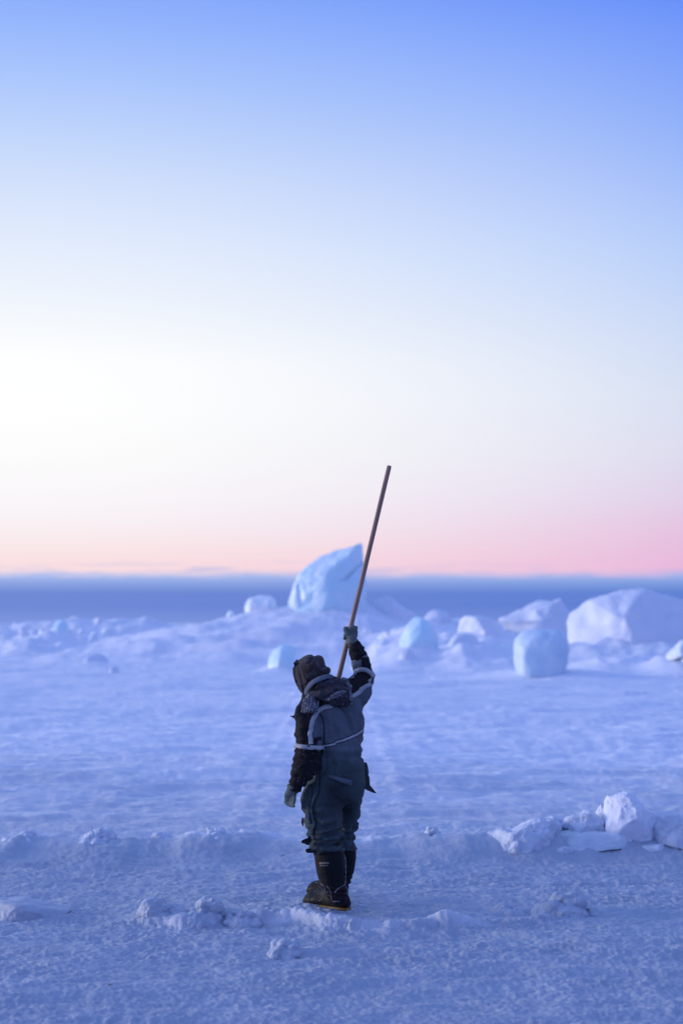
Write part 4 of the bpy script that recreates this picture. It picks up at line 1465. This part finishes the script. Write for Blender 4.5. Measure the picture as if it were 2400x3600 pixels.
def fur_strands(paths, count, length, rad, seed, spread=0.6):
    rg = random.Random(seed)
    G_ = []
    for P, nr in paths:
        pass
    segs = []
    for P, nr in paths:
        for i in range(len(P) - 1):
            segs.append((P[i], P[i + 1], nr[i]))
    tot = sum((b_ - a).length for a, b_, _ in segs)
    for a, b_, n_ in segs:
        k = max(1, int(count * (b_ - a).length / tot))
        for q_ in range(k):
            p = a.lerp(b_, rg.random())
            d = (n_ + Vector((rg.uniform(-1, 1), rg.uniform(-1, 1), rg.uniform(-1, 1))) * spread).normalized()
            L = length * rg.uniform(0.4, 1.2)
            mid = p + d * L * 0.55
            end = p + d * L + Vector((rg.uniform(-1, 1), rg.uniform(-1, 1), rg.uniform(-1.2, 0.4))) * L * 0.3
            G_.append(tube([p, mid, end], [rad, rad * 0.8, rad * 0.3], 3, False))
    return join_geo(G_)


# rim of the hood opening: loop on the side he looks to
rim = []
for k in range(25):
    an = 2 * math.pi * k / 24
    ct_, st_ = math.cos(an), math.sin(an)
    u = 345 - 42 * st_ * 1.0 + 0.0
    c = Z1(350 + 10 * 0, 800, .03)
    p = c + Vector((-0.022 * st_ * 0 - 0.020 * ct_ * 0, 0, 0))
    # ellipse lying in depth and height, leaning with the face
    p = Vector((c.x + 0.018 * st_ * -1 + (-0.02) * 1.0 - 0.012 * ct_, c.y - 0.085 * ct_, c.z + 0.098 * st_))
    rim.append(p)
RIMV = [(305, 640), (298, 700), (304, 770), (322, 840), (350, 910), (385, 970), (408, 1000)]
rimp = [Z1(u, v, -.035 + 0.01 * i) for i, (u, v) in enumerate(RIMV)]
me = pydata('hood_rim', *tube([Z1(330, 600, .0)] + rimp, [0.009, 0.013, 0.014, 0.014, 0.014, 0.013, 0.012, 0.010], 8))
rimo = pbuild('hood_rim', me, M['hood'], hood)
outn = [Vector((-1, -0.2, 0.15))] * len(rimp)
v_, f_ = fur_strands([(rimp, outn)], 150, 0.014, 0.0011, 4)
v2_, f2_ = fur_strands([([Z1(330, 610, 0), Z1(400, 560, 0), Z1(470, 535, 0)], [Vector((-.5, 0, .8))] * 3)], 16, 0.008, 0.0009, 6)
fe = pbuild('fur_edge', pydata('fur_edge', *join_geo([(v_, f_), (v2_, f2_)])), M['fur'], hood)
fe['kind'] = 'stuff'

# ---- head and body below the clothes: one continuous skin
e = [(Z1(490, 745, .0)[:], (0.078, 0.095, 0.105)), (Z1(440, 850, .0)[:], (0.055, 0.070, 0.060)),
     (Z1(352, 770, .035)[:], (0.012, 0.012, 0.022)), (Z1(352, 790, .035)[:], (0.016, 0.014, 0.012)),   # nose
     (Z1(365, 720, .01)[:], (0.014, 0.016, 0.012)), (Z1(365, 720, .07)[:], (0.014, 0.016, 0.012)),     # brows
     (Z1(375, 850, .03)[:], (0.020, 0.030, 0.009)), (Z1(385, 880, .03)[:], (0.022, 0.030, 0.014)),     # lips, chin
     (Z1(520, 760, -.08)[:], (0.016, 0.012, 0.028)), (Z1(520, 760, .095)[:], (0.016, 0.012, 0.028))]   # ears
e += limb([(540, 900, 0, 110), (600, 1000, 0, 115), (700, 1080, 0, 150)], Z1)
for a in TOR[3:15:2]:
    v, l, r_, dy, ry = a
    e.append((Z1((l + r_) / 2, v, dy)[:], ((r_ - l) / 2 * ZU * 0.72, ry * 0.72, 0.08)))
e += limb([(720, 330, -.03, 120), (660, 560, -.07, 125), (650, 700, -.09, 120), (664, 1050, -.11, 95), (720, 1400, -.10, 85)], Z2)
e += limb([(880, 330, .04, 110), (895, 560, .12, 110), (890, 830, .19, 100), (872, 1060, .20, 90), (876, 1400, .21, 80)], Z2)
e += limb([(600, 1120, -.03, 110), (468, 1250, -.11, 105), (462, 1500, -.17, 95), (456, 1800, -.175, 85), (352, 2080, -.16, 60), (300, 2190, -.15, 48)], Z1)
e += limb([(900, 1020, .02, 110), (1090, 880, .09, 95), (1145, 800, .12, 85), (1075, 520, .10, 60), (1010, 350, .10, 45)], Z1)
body = blob_union('body', e, 0.009, 2, 2)
pbuild('body', body, M['skin'])

# ---- collar of the suit and the thrown-back hood
col_in = [(412, 985), (430, 930), (470, 872), (530, 825), (600, 792), (670, 770), (735, 762), (785, 790)]
V = []; Fc = []
for i, (u, v) in enumerate(col_in):
    t = i / (len(col_in) - 1)
    dyv = -0.105 - 0.055 * math.sin(math.pi * min(1, t * 1.05))
    a = col_in[max(i - 1, 0)]; b_ = col_in[min(i + 1, len(col_in) - 1)]
    L = math.hypot(b_[0] - a[0], b_[1] - a[1])
    nx, ny = -(b_[1] - a[1]) / L, (b_[0] - a[0]) / L
    wv = 62 if 0 < i < len(col_in) - 1 else 50
    if i == 0:
        nx, ny = 0.3, 1.0
    V += [Z1(u, v, dyv - 0.006), Z1(u + nx * wv, v + ny * wv, dyv - 0.026), Z1(u, v, dyv + 0.012), Z1(u + nx * wv, v + ny * wv, dyv + 0.02)]
for i in range(len(col_in) - 1):
    a = i * 4; b_ = a + 4
    Fc += [(a, a + 1, b_ + 1, b_), (a + 2, b_ + 2, b_ + 3, a + 3), (a, b_, b_ + 2, a + 2), (a + 1, a + 3, b_ + 3, b_ + 1)]
Fc += [(0, 2, 3, 1), (len(V) - 4, len(V) - 3, len(V) - 1, len(V) - 2)]
me = pydata('collar', V, Fc)
bm = bmesh.new(); bm.from_mesh(me)
bmesh.ops.recalc_face_normals(bm, faces=bm.faces)
bmesh.ops.subdivide_edges(bm, edges=bm.edges, cuts=3, use_grid_fill=True)
bm.to_mesh(me); bm.free()
smooth_mesh(me, 4)
pbuild('collar', me, M['collar'])

e = limb([(545, 985, -.12, 60), (640, 935, -.135, 72), (740, 900, -.135, 80), (830, 895, -.12, 70), (905, 910, -.10, 55)], Z1)
e += limb([(500, 1030, -.13, 55), (600, 1015, -.15, 76), (740, 1000, -.16, 88), (860, 990, -.15, 85), (940, 1005, -.13, 60)], Z1)
e += limb([(720, 1085, -.14, 55), (800, 1095, -.15, 70), (900, 1090, -.145, 70), (950, 1065, -.13, 50)], Z1)
e += limb([(700, 850, -.08, 50), (770, 850, -.07, 55), (830, 870, -.07, 50)], Z1)
dh = blob_union('thrown_back_hood', e, 0.006, 3, 3)
cc = get_co(dh); no = get_no(dh)
hu, hv = zoom1_of(cc)
g1 = np.exp(-((hv - (940 + 0.10 * (hu - 600) + 14 * np.sin(hu / 60))) / 26) ** 2)
g2 = np.exp(-((hv - (1062 - 0.28 * (hu - 640) + 10 * np.sin(hu / 45))) / 22) ** 2) * (hu > 560) * (hu < 950)
dd = -0.016 * g1 - 0.016 * g2 + 0.014 * fbm3(np.stack([cc[:, 0] * 12, cc[:, 1] * 9, cc[:, 2] * 20 + cc[:, 0] * 6], 1), 23, 3) + 0.003 * fbm3(cc * 45, 24, 2)
set_co(dh, cc + no * dd[:, None])
bvh_dh = BVHTree.FromPolygons([tuple(v) for v in get_co(dh)], [tuple(p.vertices) for p in dh.polygons])
thood = pbuild('thrown_back_hood', dh, M['lining'])
thood['label'] = 'dark lined hood of the suit lying on the back'
# its frosted pile trim
TR1 = [(880, 835), (915, 850), (945, 885), (968, 930), (975, 960)]
TR2 = [(600, 1112), (650, 1085), (720, 1072), (760, 1040), (830, 1010), (890, 985), (960, 965), (990, 1000), (985, 1060), (995, 1110), (975, 1150), (940, 1170)]
TR3 = [(450, 1060), (470, 1035), (520, 1050), (560, 1075), (600, 1112)]
for k, tr in enumerate((TR1, TR2, TR3)):
    P = []
    for u, v in tr:
        loc, nr = hit(bvh_dh, Z1(u, v, -.1))
        if (loc - Z1(u, v, -.13)).length > 0.09:
            loc = Z1(u, v, -.13)
        P.append(Vector(loc) + Vector((0, -0.004, 0)))
    rr_ = [(0.019, 0.017, 0.015)[k] * (1 + 0.25 * math.sin(i * 2.1)) for i in range(len(P))]
    parts = [tube(P, rr_, 8)]
    parts.append(fur_strands([(P, [Vector((0, -1, 0.1))] * len(P))], 190 if k == 1 else 90, 0.024, 0.0019, 30 + k, 1.0))
    pbuild('pile_trim', pydata('pile_trim', *join_geo(parts)), M['fur'], thood)
# ribbed knit end of the scarf hanging on the shoulder
ribs = []
for k in range(7):
    t = k / 6
    top = Z1(425 + 160 * t, 1062 + 28 * t, -.155 - 0.02 * math.sin(math.pi * t))
    bot = Z1(388 + 175 * t, 1238 + 6 * math.sin(k * 2.0), -.185 - 0.02 * math.sin(math.pi * t))
    ribs.append(tube([top, top.lerp(bot, .3) + Vector((0, -.006, 0)), top.lerp(bot, .7) + Vector((0, -.006, 0)), bot], [0.009, 0.0095, 0.009, 0.008], 8))
bk_ = [Z1(420, 1050, -.145), Z1(592, 1085, -.15), Z1(568, 1238, -.178), Z1(384, 1238, -.178), Z1(420, 1050, -.12), Z1(592, 1085, -.12), Z1(568, 1238, -.15), Z1(384, 1238, -.15)]
ribs.append(([v[:] for v in bk_], [(0, 1, 2, 3), (7, 6, 5, 4), (0, 4, 5, 1), (1, 5, 6, 2), (2, 6, 7, 3), (3, 7, 4, 0)]))
ribs.append(fur_strands([([Z1(385, 1240, -.185), Z1(480, 1244, -.20), Z1(570, 1240, -.19)], [Vector((0, -.3, -1))] * 3)], 40, 0.012, 0.0012, 77, 0.4))
pbuild('knit_scarf_end', pydata('knit_scarf_end', *join_geo(ribs)), M['fur'])
th = []
for pts in ([(650, 1060), (665, 1110), (652, 1170), (655, 1240), (668, 1285), (680, 1270)], [(680, 1110), (688, 1160), (708, 1200), (705, 1255)], [(600, 880), (640, 850), (670, 870), (672, 920)],
            [(690, 860), (720, 850), (760, 870)]):
    P = [Vector((bvh_cov.ray_cast(CAMP, (Z1(u, v) - CAMP).normalized())[0] or Z1(u, v, -.17))) for u, v in pts]
    Q = []
    for (u, v), p in zip(pts, P):
        l2 = bvh_dh.ray_cast(CAMP, (Z1(u, v) - CAMP).normalized())[0]
        if l2 is not None and l2.y < p.y:
            p = l2
        Q.append(p + Vector((0, -0.004, 0)))
    pbuild('loose_thread', pydata('loose_thread', *tube(Q, 0.0011, 4)), M['lace'])

# ---- pole: the raised hand grips it
pt = W(1368, 1638, YP + 0.30)
ph = Z1(962, 285, .145)             # where the hand closes round it
pdir = (pt - ph).normalized()
pend = ph - pdir * 1.02
Lp = (pt - pend).length
ns = 12
V = []; Fc = []
zs_ = [0, 0.004, Lp * 0.25, Lp * 0.5, Lp * 0.75, Lp - 0.012, Lp]
for zi, zz in enumerate(zs_):
    for k in range(ns):
        an = 2 * math.pi * k / ns + 0.2
        r0 = 0.0162 * (1 - 0.04 * zz / Lp) * (0.92 if zi in (0,) else 1)
        # slightly squared section
        r0 *= 1 + 0.05 * math.cos(4 * an)
        dz = 0.0
        if zi == len(zs_) - 1:
            dz = -0.010 * max(0, math.cos(an - 0.2)) 
            r0 *= 0.93
        V.append((r0 * math.cos(an), r0 * math.sin(an), zz + dz))
for i in range(len(zs_) - 1):
    for k in range(ns):
        k2 = (k + 1) % ns
        Fc.append((i * ns + k, i * ns + k2, (i + 1) * ns + k2, (i + 1) * ns + k))
Fc.append(tuple(range(ns - 1, -1, -1))); Fc.append(tuple((len(zs_) - 1) * ns + k for k in range(ns)))
pole = new_obj('wooden_pole', pydata('wooden_pole', V, Fc), M['wood'])
pole.location = pend
pole.rotation_euler = pdir.to_track_quat('Z', 'Y').to_euler()
tag(pole, 'long straight wooden pole held up in the raised gloved hand', 'pole')

# ---- gloves
def pole_at(t):          # metres along the pole from the middle of the grip
    return ph + pdir * t


side_x = Vector((1, 0, 0)); awy = Vector((0, 1, 0))
e = []
# palm and back of the hand, on the near side of the pole
e += [(Z1(1003, 262, .108)[:], (0.036, 0.020, 0.044)), (Z1(1010, 215, .112)[:], (0.030, 0.019, 0.028)), (Z1(995, 320, .10)[:], (0.031, 0.020, 0.032)), (Z1(1035, 260, .115)[:], (0.020, 0.02, 0.045))]
# wrist cuff
e += limb([(1000, 330, .10, 62), (1004, 370, .10, 64), (1010, 400, .10, 66)], Z1)
# thumb: leaves the side of the palm near the wrist, lies up along the pole
e += limb([(972, 318, .095, 34), (942, 275, .095, 30), (920, 232, .105, 27), (914, 205, .115, 24)], Z1)
# four fingers going over the far side of the pole and back to the left
for k, (v0, L) in enumerate(((196, 1.0), (236, 1.06), (276, 1.0), (314, 0.86))):
    cpt = pole_at((285 - v0) * ZU * 1.02)
    rf = (26 - 1.2 * k) * ZU
    R0 = 0.0162 + rf * 0.85
    pts = [Vector(Z1(1048 - 4 * k, v0 + 6, .125))]
    for an in (-10, 30, 75, 120, 165, 195):
        a_ = math.radians(an)
        pts.append(cpt + (side_x * math.cos(a_) + awy * math.sin(a_)) * R0 * (1.25 if an < 0 else 1.0) * (1 if an < 190 else 0.98) + Vector((0, 0, -0.004 * an / 100)))
    e += chain(pts, [rf] * 5 + [rf * 0.95, rf * 0.85], 0.3)
gl = blob_union('glove', e, 0.0032, 2, 1)
cc = get_co(gl); no = get_no(gl)
set_co(gl, cc + no * (0.0012 * np.sin(cc[:, 2] * 2 * math.pi / 0.0095) + 0.0016 * fbm3(cc * 55, 5, 2))[:, None])
glove1 = pbuild('glove', gl, M['glove'])
glove1['label'] = 'grey knit glove gripping the pole'

# hanging hand, relaxed, fingers bent towards the thigh
hy = -.15
e = []
e += limb([(300, 400, hy, 66), (278, 430, hy, 72), (258, 465, hy, 70)], Z2)
for (u, v, dy, rx, ry, rz) in ((252, 490, hy, .040, .022, .034), (235, 530, hy, .036, .021, .036), (262, 530, hy, .030, .02, .036)):
    e.append((Z2(u, v, dy)[:], (rx, ry, rz)))
FG = [((200, 545), (190, 590), (205, 618), (228, 630)), ((218, 555), (212, 603), (232, 628), (256, 640)), ((240, 560), (238, 608), (256, 634), (276, 648)), ((262, 560), (264, 600), (276, 625), (288, 642))]
for k, pts in enumerate(FG):
    P = [Z2(u, v, hy + 0.045 - 0.022 * k - (0.012 * i if k > 1 else 0.004 * i)) for i, (u, v) in enumerate(pts)]
    e += chain(P, [23 * ZU, 21 * ZU, 19 * ZU, 16 * ZU], 0.3)
P = [Z2(285, 500, hy - .018), Z2(296, 548, hy - .035), Z2(292, 590, hy - .045), Z2(284, 615, hy - .045)]
e += chain(P, [24 * ZU, 22 * ZU, 20 * ZU, 17 * ZU], 0.3)
gl = blob_union('glove', e, 0.0032, 2, 1)
cc = get_co(gl); no = get_no(gl)
set_co(gl, cc + no * (0.0013 * np.sin((cc[:, 2] + 0.5 * cc[:, 0]) * 2 * math.pi / 0.010) + 0.0018 * fbm3(cc * 50, 6, 2))[:, None])
glove2 = pbuild('glove', gl, M['glove'])
glove2['label'] = 'grey knit glove hanging beside the thigh'
# rolled cuff
c0 = Z2(284, 418, hy); cax = Z2(258, 465, hy) - Z2(320, 340, hy)


def torus_band(c, ax, r, w, n=24):
    ax = Vector(ax).normalized(); a = ax.cross(Vector((0, 1, 0))).normalized(); b_ = ax.cross(a)
    V = []; Fc = []
    for k in range(n):
        an = 2 * math.pi * k / n
        d = a * math.cos(an) + b_ * math.sin(an)
        for q_ in range(8):
            bn = 2 * math.pi * q_ / 8
            V.append((Vector(c) + d * (r + 0.006 * math.cos(bn)) + ax * (w / 2 * math.sin(bn)))[:])
    for k in range(n):
        for q_ in range(8):
            Fc.append((k * 8 + q_, ((k + 1) % n) * 8 + q_, ((k + 1) % n) * 8 + (q_ + 1) % 8, k * 8 + (q_ + 1) % 8))
    return pydata('cuff', V, Fc)


pbuild('cuff', torus_band(c0, cax, 74 * ZU, 0.022), M['glove'], glove2)
pbuild('cuff', torus_band(Z1(1004, 372, .10), Z1(1010, 400, .10) - Z1(1000, 330, .10), 66 * ZU, 0.03), M['glove'], glove1)

# ---- boots
def boot(heel_px, toe_px, shaft, label, yb, seed, text=False):
    """heel_px/toe_px: photo positions of the sole's ends on the snow; shaft: close-up points"""
    hp = G(*heel_px, z=0.006); tp = G(*toe_px, z=0.006)
    d = (tp - hp); L = d.length; d.normalize()
    s = Vector((d.y, -d.x, 0))         # to the foot's right
    root = bpy.data.objects.new('boot', None)
    C.objects.link(root); root.parent = person
    root['label'] = label
    root.location = (0, 0, 0)

    def bb(name, me, mat):
        set_co(me, get_co(me) - PO)
        return new_obj(name, me, mat, root)

    def lp(t, w, z):
        return hp + d * (t * L) + s * w + Vector((0, 0, z))
    # sole outline
    prof = [(0.0, .030), (.03, .038), (.12, .043), (.28, .041), (.42, .041), (.58, .047), (.74, .052), (.86, .048), (.95, .034), (1.0, .012)]
    ring_ = [(t, w) for t, w in prof] + [(t, -w * 0.96) for t, w in reversed(prof)]

    def layer(z0, z1, sc0, sc1, toe=0.012):
        n = len(ring_)
        V = []
        for z, sc in ((z0, sc0), (z1, sc1)):
            for t, w in ring_:
                lift = toe * max(0, (t - 0.62) / 0.38) ** 2
                V.append(lp(0.5 + (t - 0.5) * (1 + (sc - 1) * 0.4), w * sc, z + lift))
        Fc = [tuple(range(n - 1, -1, -1)), tuple(range(n, 2 * n))]
        for i in range(n):
            j = (i + 1) % n
            Fc.append((i, j, n + j, n + i))
        me = pydata('layer', V, Fc)
        bm = bmesh.new(); bm.from_mesh(me)
        bmesh.ops.recalc_face_normals(bm, faces=bm.faces)
        bm.to_mesh(me); bm.free()
        return me
    bb('welt', layer(0.012, 0.030, 1.02, 1.035), M['welt'])
    # tread lugs
    parts = []
    for k in range(13):
        t = (k + 0.5) / 13
        w = np.interp(t, [p[0] for p in prof], [p[1] for p in prof])
        lift = 0.012 * max(0, (t - 0.62) / 0.38) ** 2
        for sd in (-1, 1):
            q0 = []
            for z in (-0.012, 0.0125):
                for tt in (-0.024, 0.024):
                    for ww in (0.25, 1.0):
                        q0.append(lp(t + tt, sd * w * ww, z + lift)[:])
            parts.append((q0, [(0, 1, 3, 2), (4, 6, 7, 5), (0, 4, 5, 1), (2, 3, 7, 6), (0, 2, 6, 4), (1, 5, 7, 3)]))
    bb('tread', pydata('tread', *join_geo(parts)), M['tread'])
    # rubber foot
    e = []
    FT = np.array([(.05, .072, .036, .046), (.16, .080, .043, .058), (.30, .085, .044, .064), (.44, .083, .045, .060), (.56, .078, .048, .052), (.68, .072, .051, .046), (.80, .068, .050, .043), (.88, .063, .045, .038), (.95, .056, .033, .028)])
    for t in np.linspace(0.05, 0.95, 46):
        z, w, h = [float(np.interp(t, FT[:, 0], FT[:, k])) for k in (1, 2, 3)]
        r_ = 0.030 if t < 0.86 else 0.030 - 0.12 * (t - 0.86)
        e.append((lp(t, 0, z)[:], (r_, r_, h)))
        for f_ in (-1, -0.5, 0.5, 1):
            e.append((lp(t, f_ * (w - r_ + 0.004), z - 0.016 * abs(f_))[:], (r_, r_, h * (1 - 0.22 * abs(f_)))))
    e += chain([lp(.2, 0, .10), lp(.42, 0, .10), lp(.6, 0, .09)], [.052, .046, .036], 0.3)
    me = blob_union('foot', e, 0.0055, 2, 3)
    cc = get_co(me)
    cc[:, 2] = np.maximum(cc[:, 2], 0.030)
    no = get_no(me)
    set_co(me, cc + no * (0.0016 * fbm3(cc * 26, seed, 3))[:, None])
    bvh_f = BVHTree.FromPolygons([tuple(v) for v in get_co(me)], [tuple(p.vertices) for p in me.polygons])
    bb('rubber_foot', me, M['rubber'])
    # shaft
    P = [Z2(u, v, yb) for u, v, r in shaft] + [lp(.22, 0, .13)]
    R_ = [r * ZU for *_, r in shaft] + [shaft[-1][2] * ZU * 0.95]
    me = blob_union('shaft', chain(P, R_, 0.2), 0.006, 3, 3)
    cc = get_co(me); no = get_no(me)
    zt = cc[:, 2]
    an_ = np.exp(-((zt - 0.17) / 0.05) ** 2)
    wv = np.sin(zt * 2 * math.pi / 0.035 + cc[:, 0] * 30 + 3 * fbm3(cc * 8, seed, 2))
    set_co(me, cc + no * (0.006 * an_ * wv + 0.006 * fbm3(np.stack([cc[:, 0] * 9, cc[:, 1] * 9, cc[:, 2] * 6], 1), seed + 3, 3))[:, None])
    bvh_s = BVHTree.FromPolygons([tuple(v) for v in get_co(me)], [tuple(p.vertices) for p in me.polygons])
    bb('shaft', me, M['boot'])
    return root, bb, bvh_s, bvh_f, lp


bn, bbn, bvs, bvf, lpn = boot((1222, 3208), (1072, 3187), [(722, 1185, 180), (722, 1260, 188), (738, 1400, 180), (758, 1500, 168), (780, 1600, 146), (808, 1680, 132), (830, 1740, 122)], 'near tall black winter boot with yellow welt', -.10, 5, True)
bf, bbf, bvs2, bvf2, lpf = boot((1212, 3164), (1084, 3150), [(880, 1170, 172), (888, 1260, 168), (880, 1400, 156), (862, 1500, 138), (842, 1600, 118), (836, 1680, 106)], 'far tall black winter boot', .21, 9)


def on_boot(u, v, bv, alt=None):
    best = None
    for q_ in (bv, alt):
        if q_ is None:
            continue
        h_ = q_.ray_cast(CAMP, (Z2(u, v, -.1) - CAMP).normalized())[0]
        if h_ is not None and (best is None or h_.y < best.y):
            best = h_
    return best if best is not None else Z2(u, v, -.16)


# laces, drawcords and the pale piping up the back of the near boot
def cord(name, pts, r, mat, builder, bv, alt=None):
    P = []
    for i in range(len(pts) - 1):
        for k in range(4):
            t = k / 4
            P.append((pts[i][0] * (1 - t) + pts[i + 1][0] * t, pts[i][1] * (1 - t) + pts[i + 1][1] * t))
    P.append(pts[-1])
    Q = [on_boot(u, v, bv, alt) + Vector((0, -r * 0.7, 0)) for u, v in P]
    return builder(name, pydata(name, *tube(Q, r, 5)), M[mat])


cord('piping', [(905, 1235), (922, 1300), (925, 1400), (924, 1500), (918, 1590), (905, 1610), (870, 1625), (820, 1660), (790, 1700)], 0.0030, 'lace', bbn, bvs)
cord('piping', [(918, 1600), (935, 1660), (942, 1720)], 0.0022, 'lace', bbn, bvs)
cord('lace', [(620, 1590), (655, 1620), (672, 1650), (668, 1690), (690, 1700), (712, 1692)], 0.0024, 'lace', bbn, bvs, bvf)
cord('lace', [(690, 1622), (720, 1650), (735, 1690), (745, 1730)], 0.0022, 'lace', bbn, bvs, bvf)
cord('lace', [(742, 1735), (752, 1780), (762, 1812)], 0.0026, 'lace', bbn, bvs, bvf)
cord('lace', [(610, 1640), (640, 1660), (652, 1720), (630, 1790), (590, 1800)], 0.0020, 'lace', bbn, bvs, bvf)


def text_on(name, body_, u, v, size, mat, builder, bv, alt=None, slant=0.0):
    cu = bpy.data.curves.new('t', 'FONT')
    cu.body = body_
    cu.size = size
    cu.resolution_u = 2
    cu.shear = 0.2
    to = bpy.data.objects.new('t', cu)
    C.objects.link(to)
    dg = bpy.context.evaluated_depsgraph_get()
    me = bpy.data.meshes.new_from_object(to.evaluated_get(dg))
    bpy.data.objects.remove(to)
    bm = bmesh.new(); bm.from_mesh(me)
    bmesh.ops.triangulate(bm, faces=bm.faces)
    bm.to_mesh(me); bm.free()
    c_ = get_co(me)
    out = []
    for x, y, _ in c_:
        p = on_boot(u + x / ZU, v - y / ZU + slant * x / ZU, bv, alt)
        out.append((p.x, p.y - 0.004, p.z))
    set_co(me, np.array(out))
    me.materials.clear()
    return builder(name, me, M[mat])


text_on('logo_lettering', 'BAFFIN', 604, 1352, 0.0185, 'print', bbn, bvs, None, -0.03)
text_on('logo_small_lettering', 'TECHNOLOGY', 600, 1376, 0.0085, 'whiteprint', bbn, bvs, None, -0.03)
text_on('foot_lettering', 'BAFFIN', 770, 1816, 0.0125, 'whiteprint', bbn, bvf, bvs)
for (nm, poly, mt) in (('logo_mark', [(590, 1345), (600, 1322), (612, 1335), (606, 1352)], 'redprint'), ('foot_mark', [(757, 1812), (766, 1804), (772, 1810), (766, 1818)], 'redprint')):
    P = [on_boot(u, v, bvs, bvf) + Vector((0, -0.004, 0)) for u, v in poly]
    bbn(nm, pydata(nm, P, [tuple(range(len(P)))]), M[mt])

# a few bits of dead grass blown on to the snow beside the boots
for k, (a, b_) in enumerate(((1066, 3014), (1072, 3012), (988, 3030), (378, 3486))):
    p = G(a, b_)
    z = gz(p.x, p.y)
    rg = random.Random(k)
    L = 0.03
    an = rg.uniform(-0.6, 0.6)
    P = [Vector((0, 0, 0.004)), Vector((L * math.cos(an) * .5, L * math.sin(an) * .5, 0.012)), Vector((L * math.cos(an), L * math.sin(an), 0.006))]
    o = new_obj('grass_blade', pydata('grass_blade', *tube(P, [0.002, 0.0028, 0.001], 5)), M['blade'])
    o.location = (p.x, p.y, z)
    tag(o, ('dry grass blade on the snow bank just left of the boot tops', 'second dry grass blade lying right against the first by the boot', 'lone dry grass blade on the bank face farther left of the boot', 'dark plant scrap on the foreground snow at lower left')[k], 'grass blade', 'blown grass scraps')
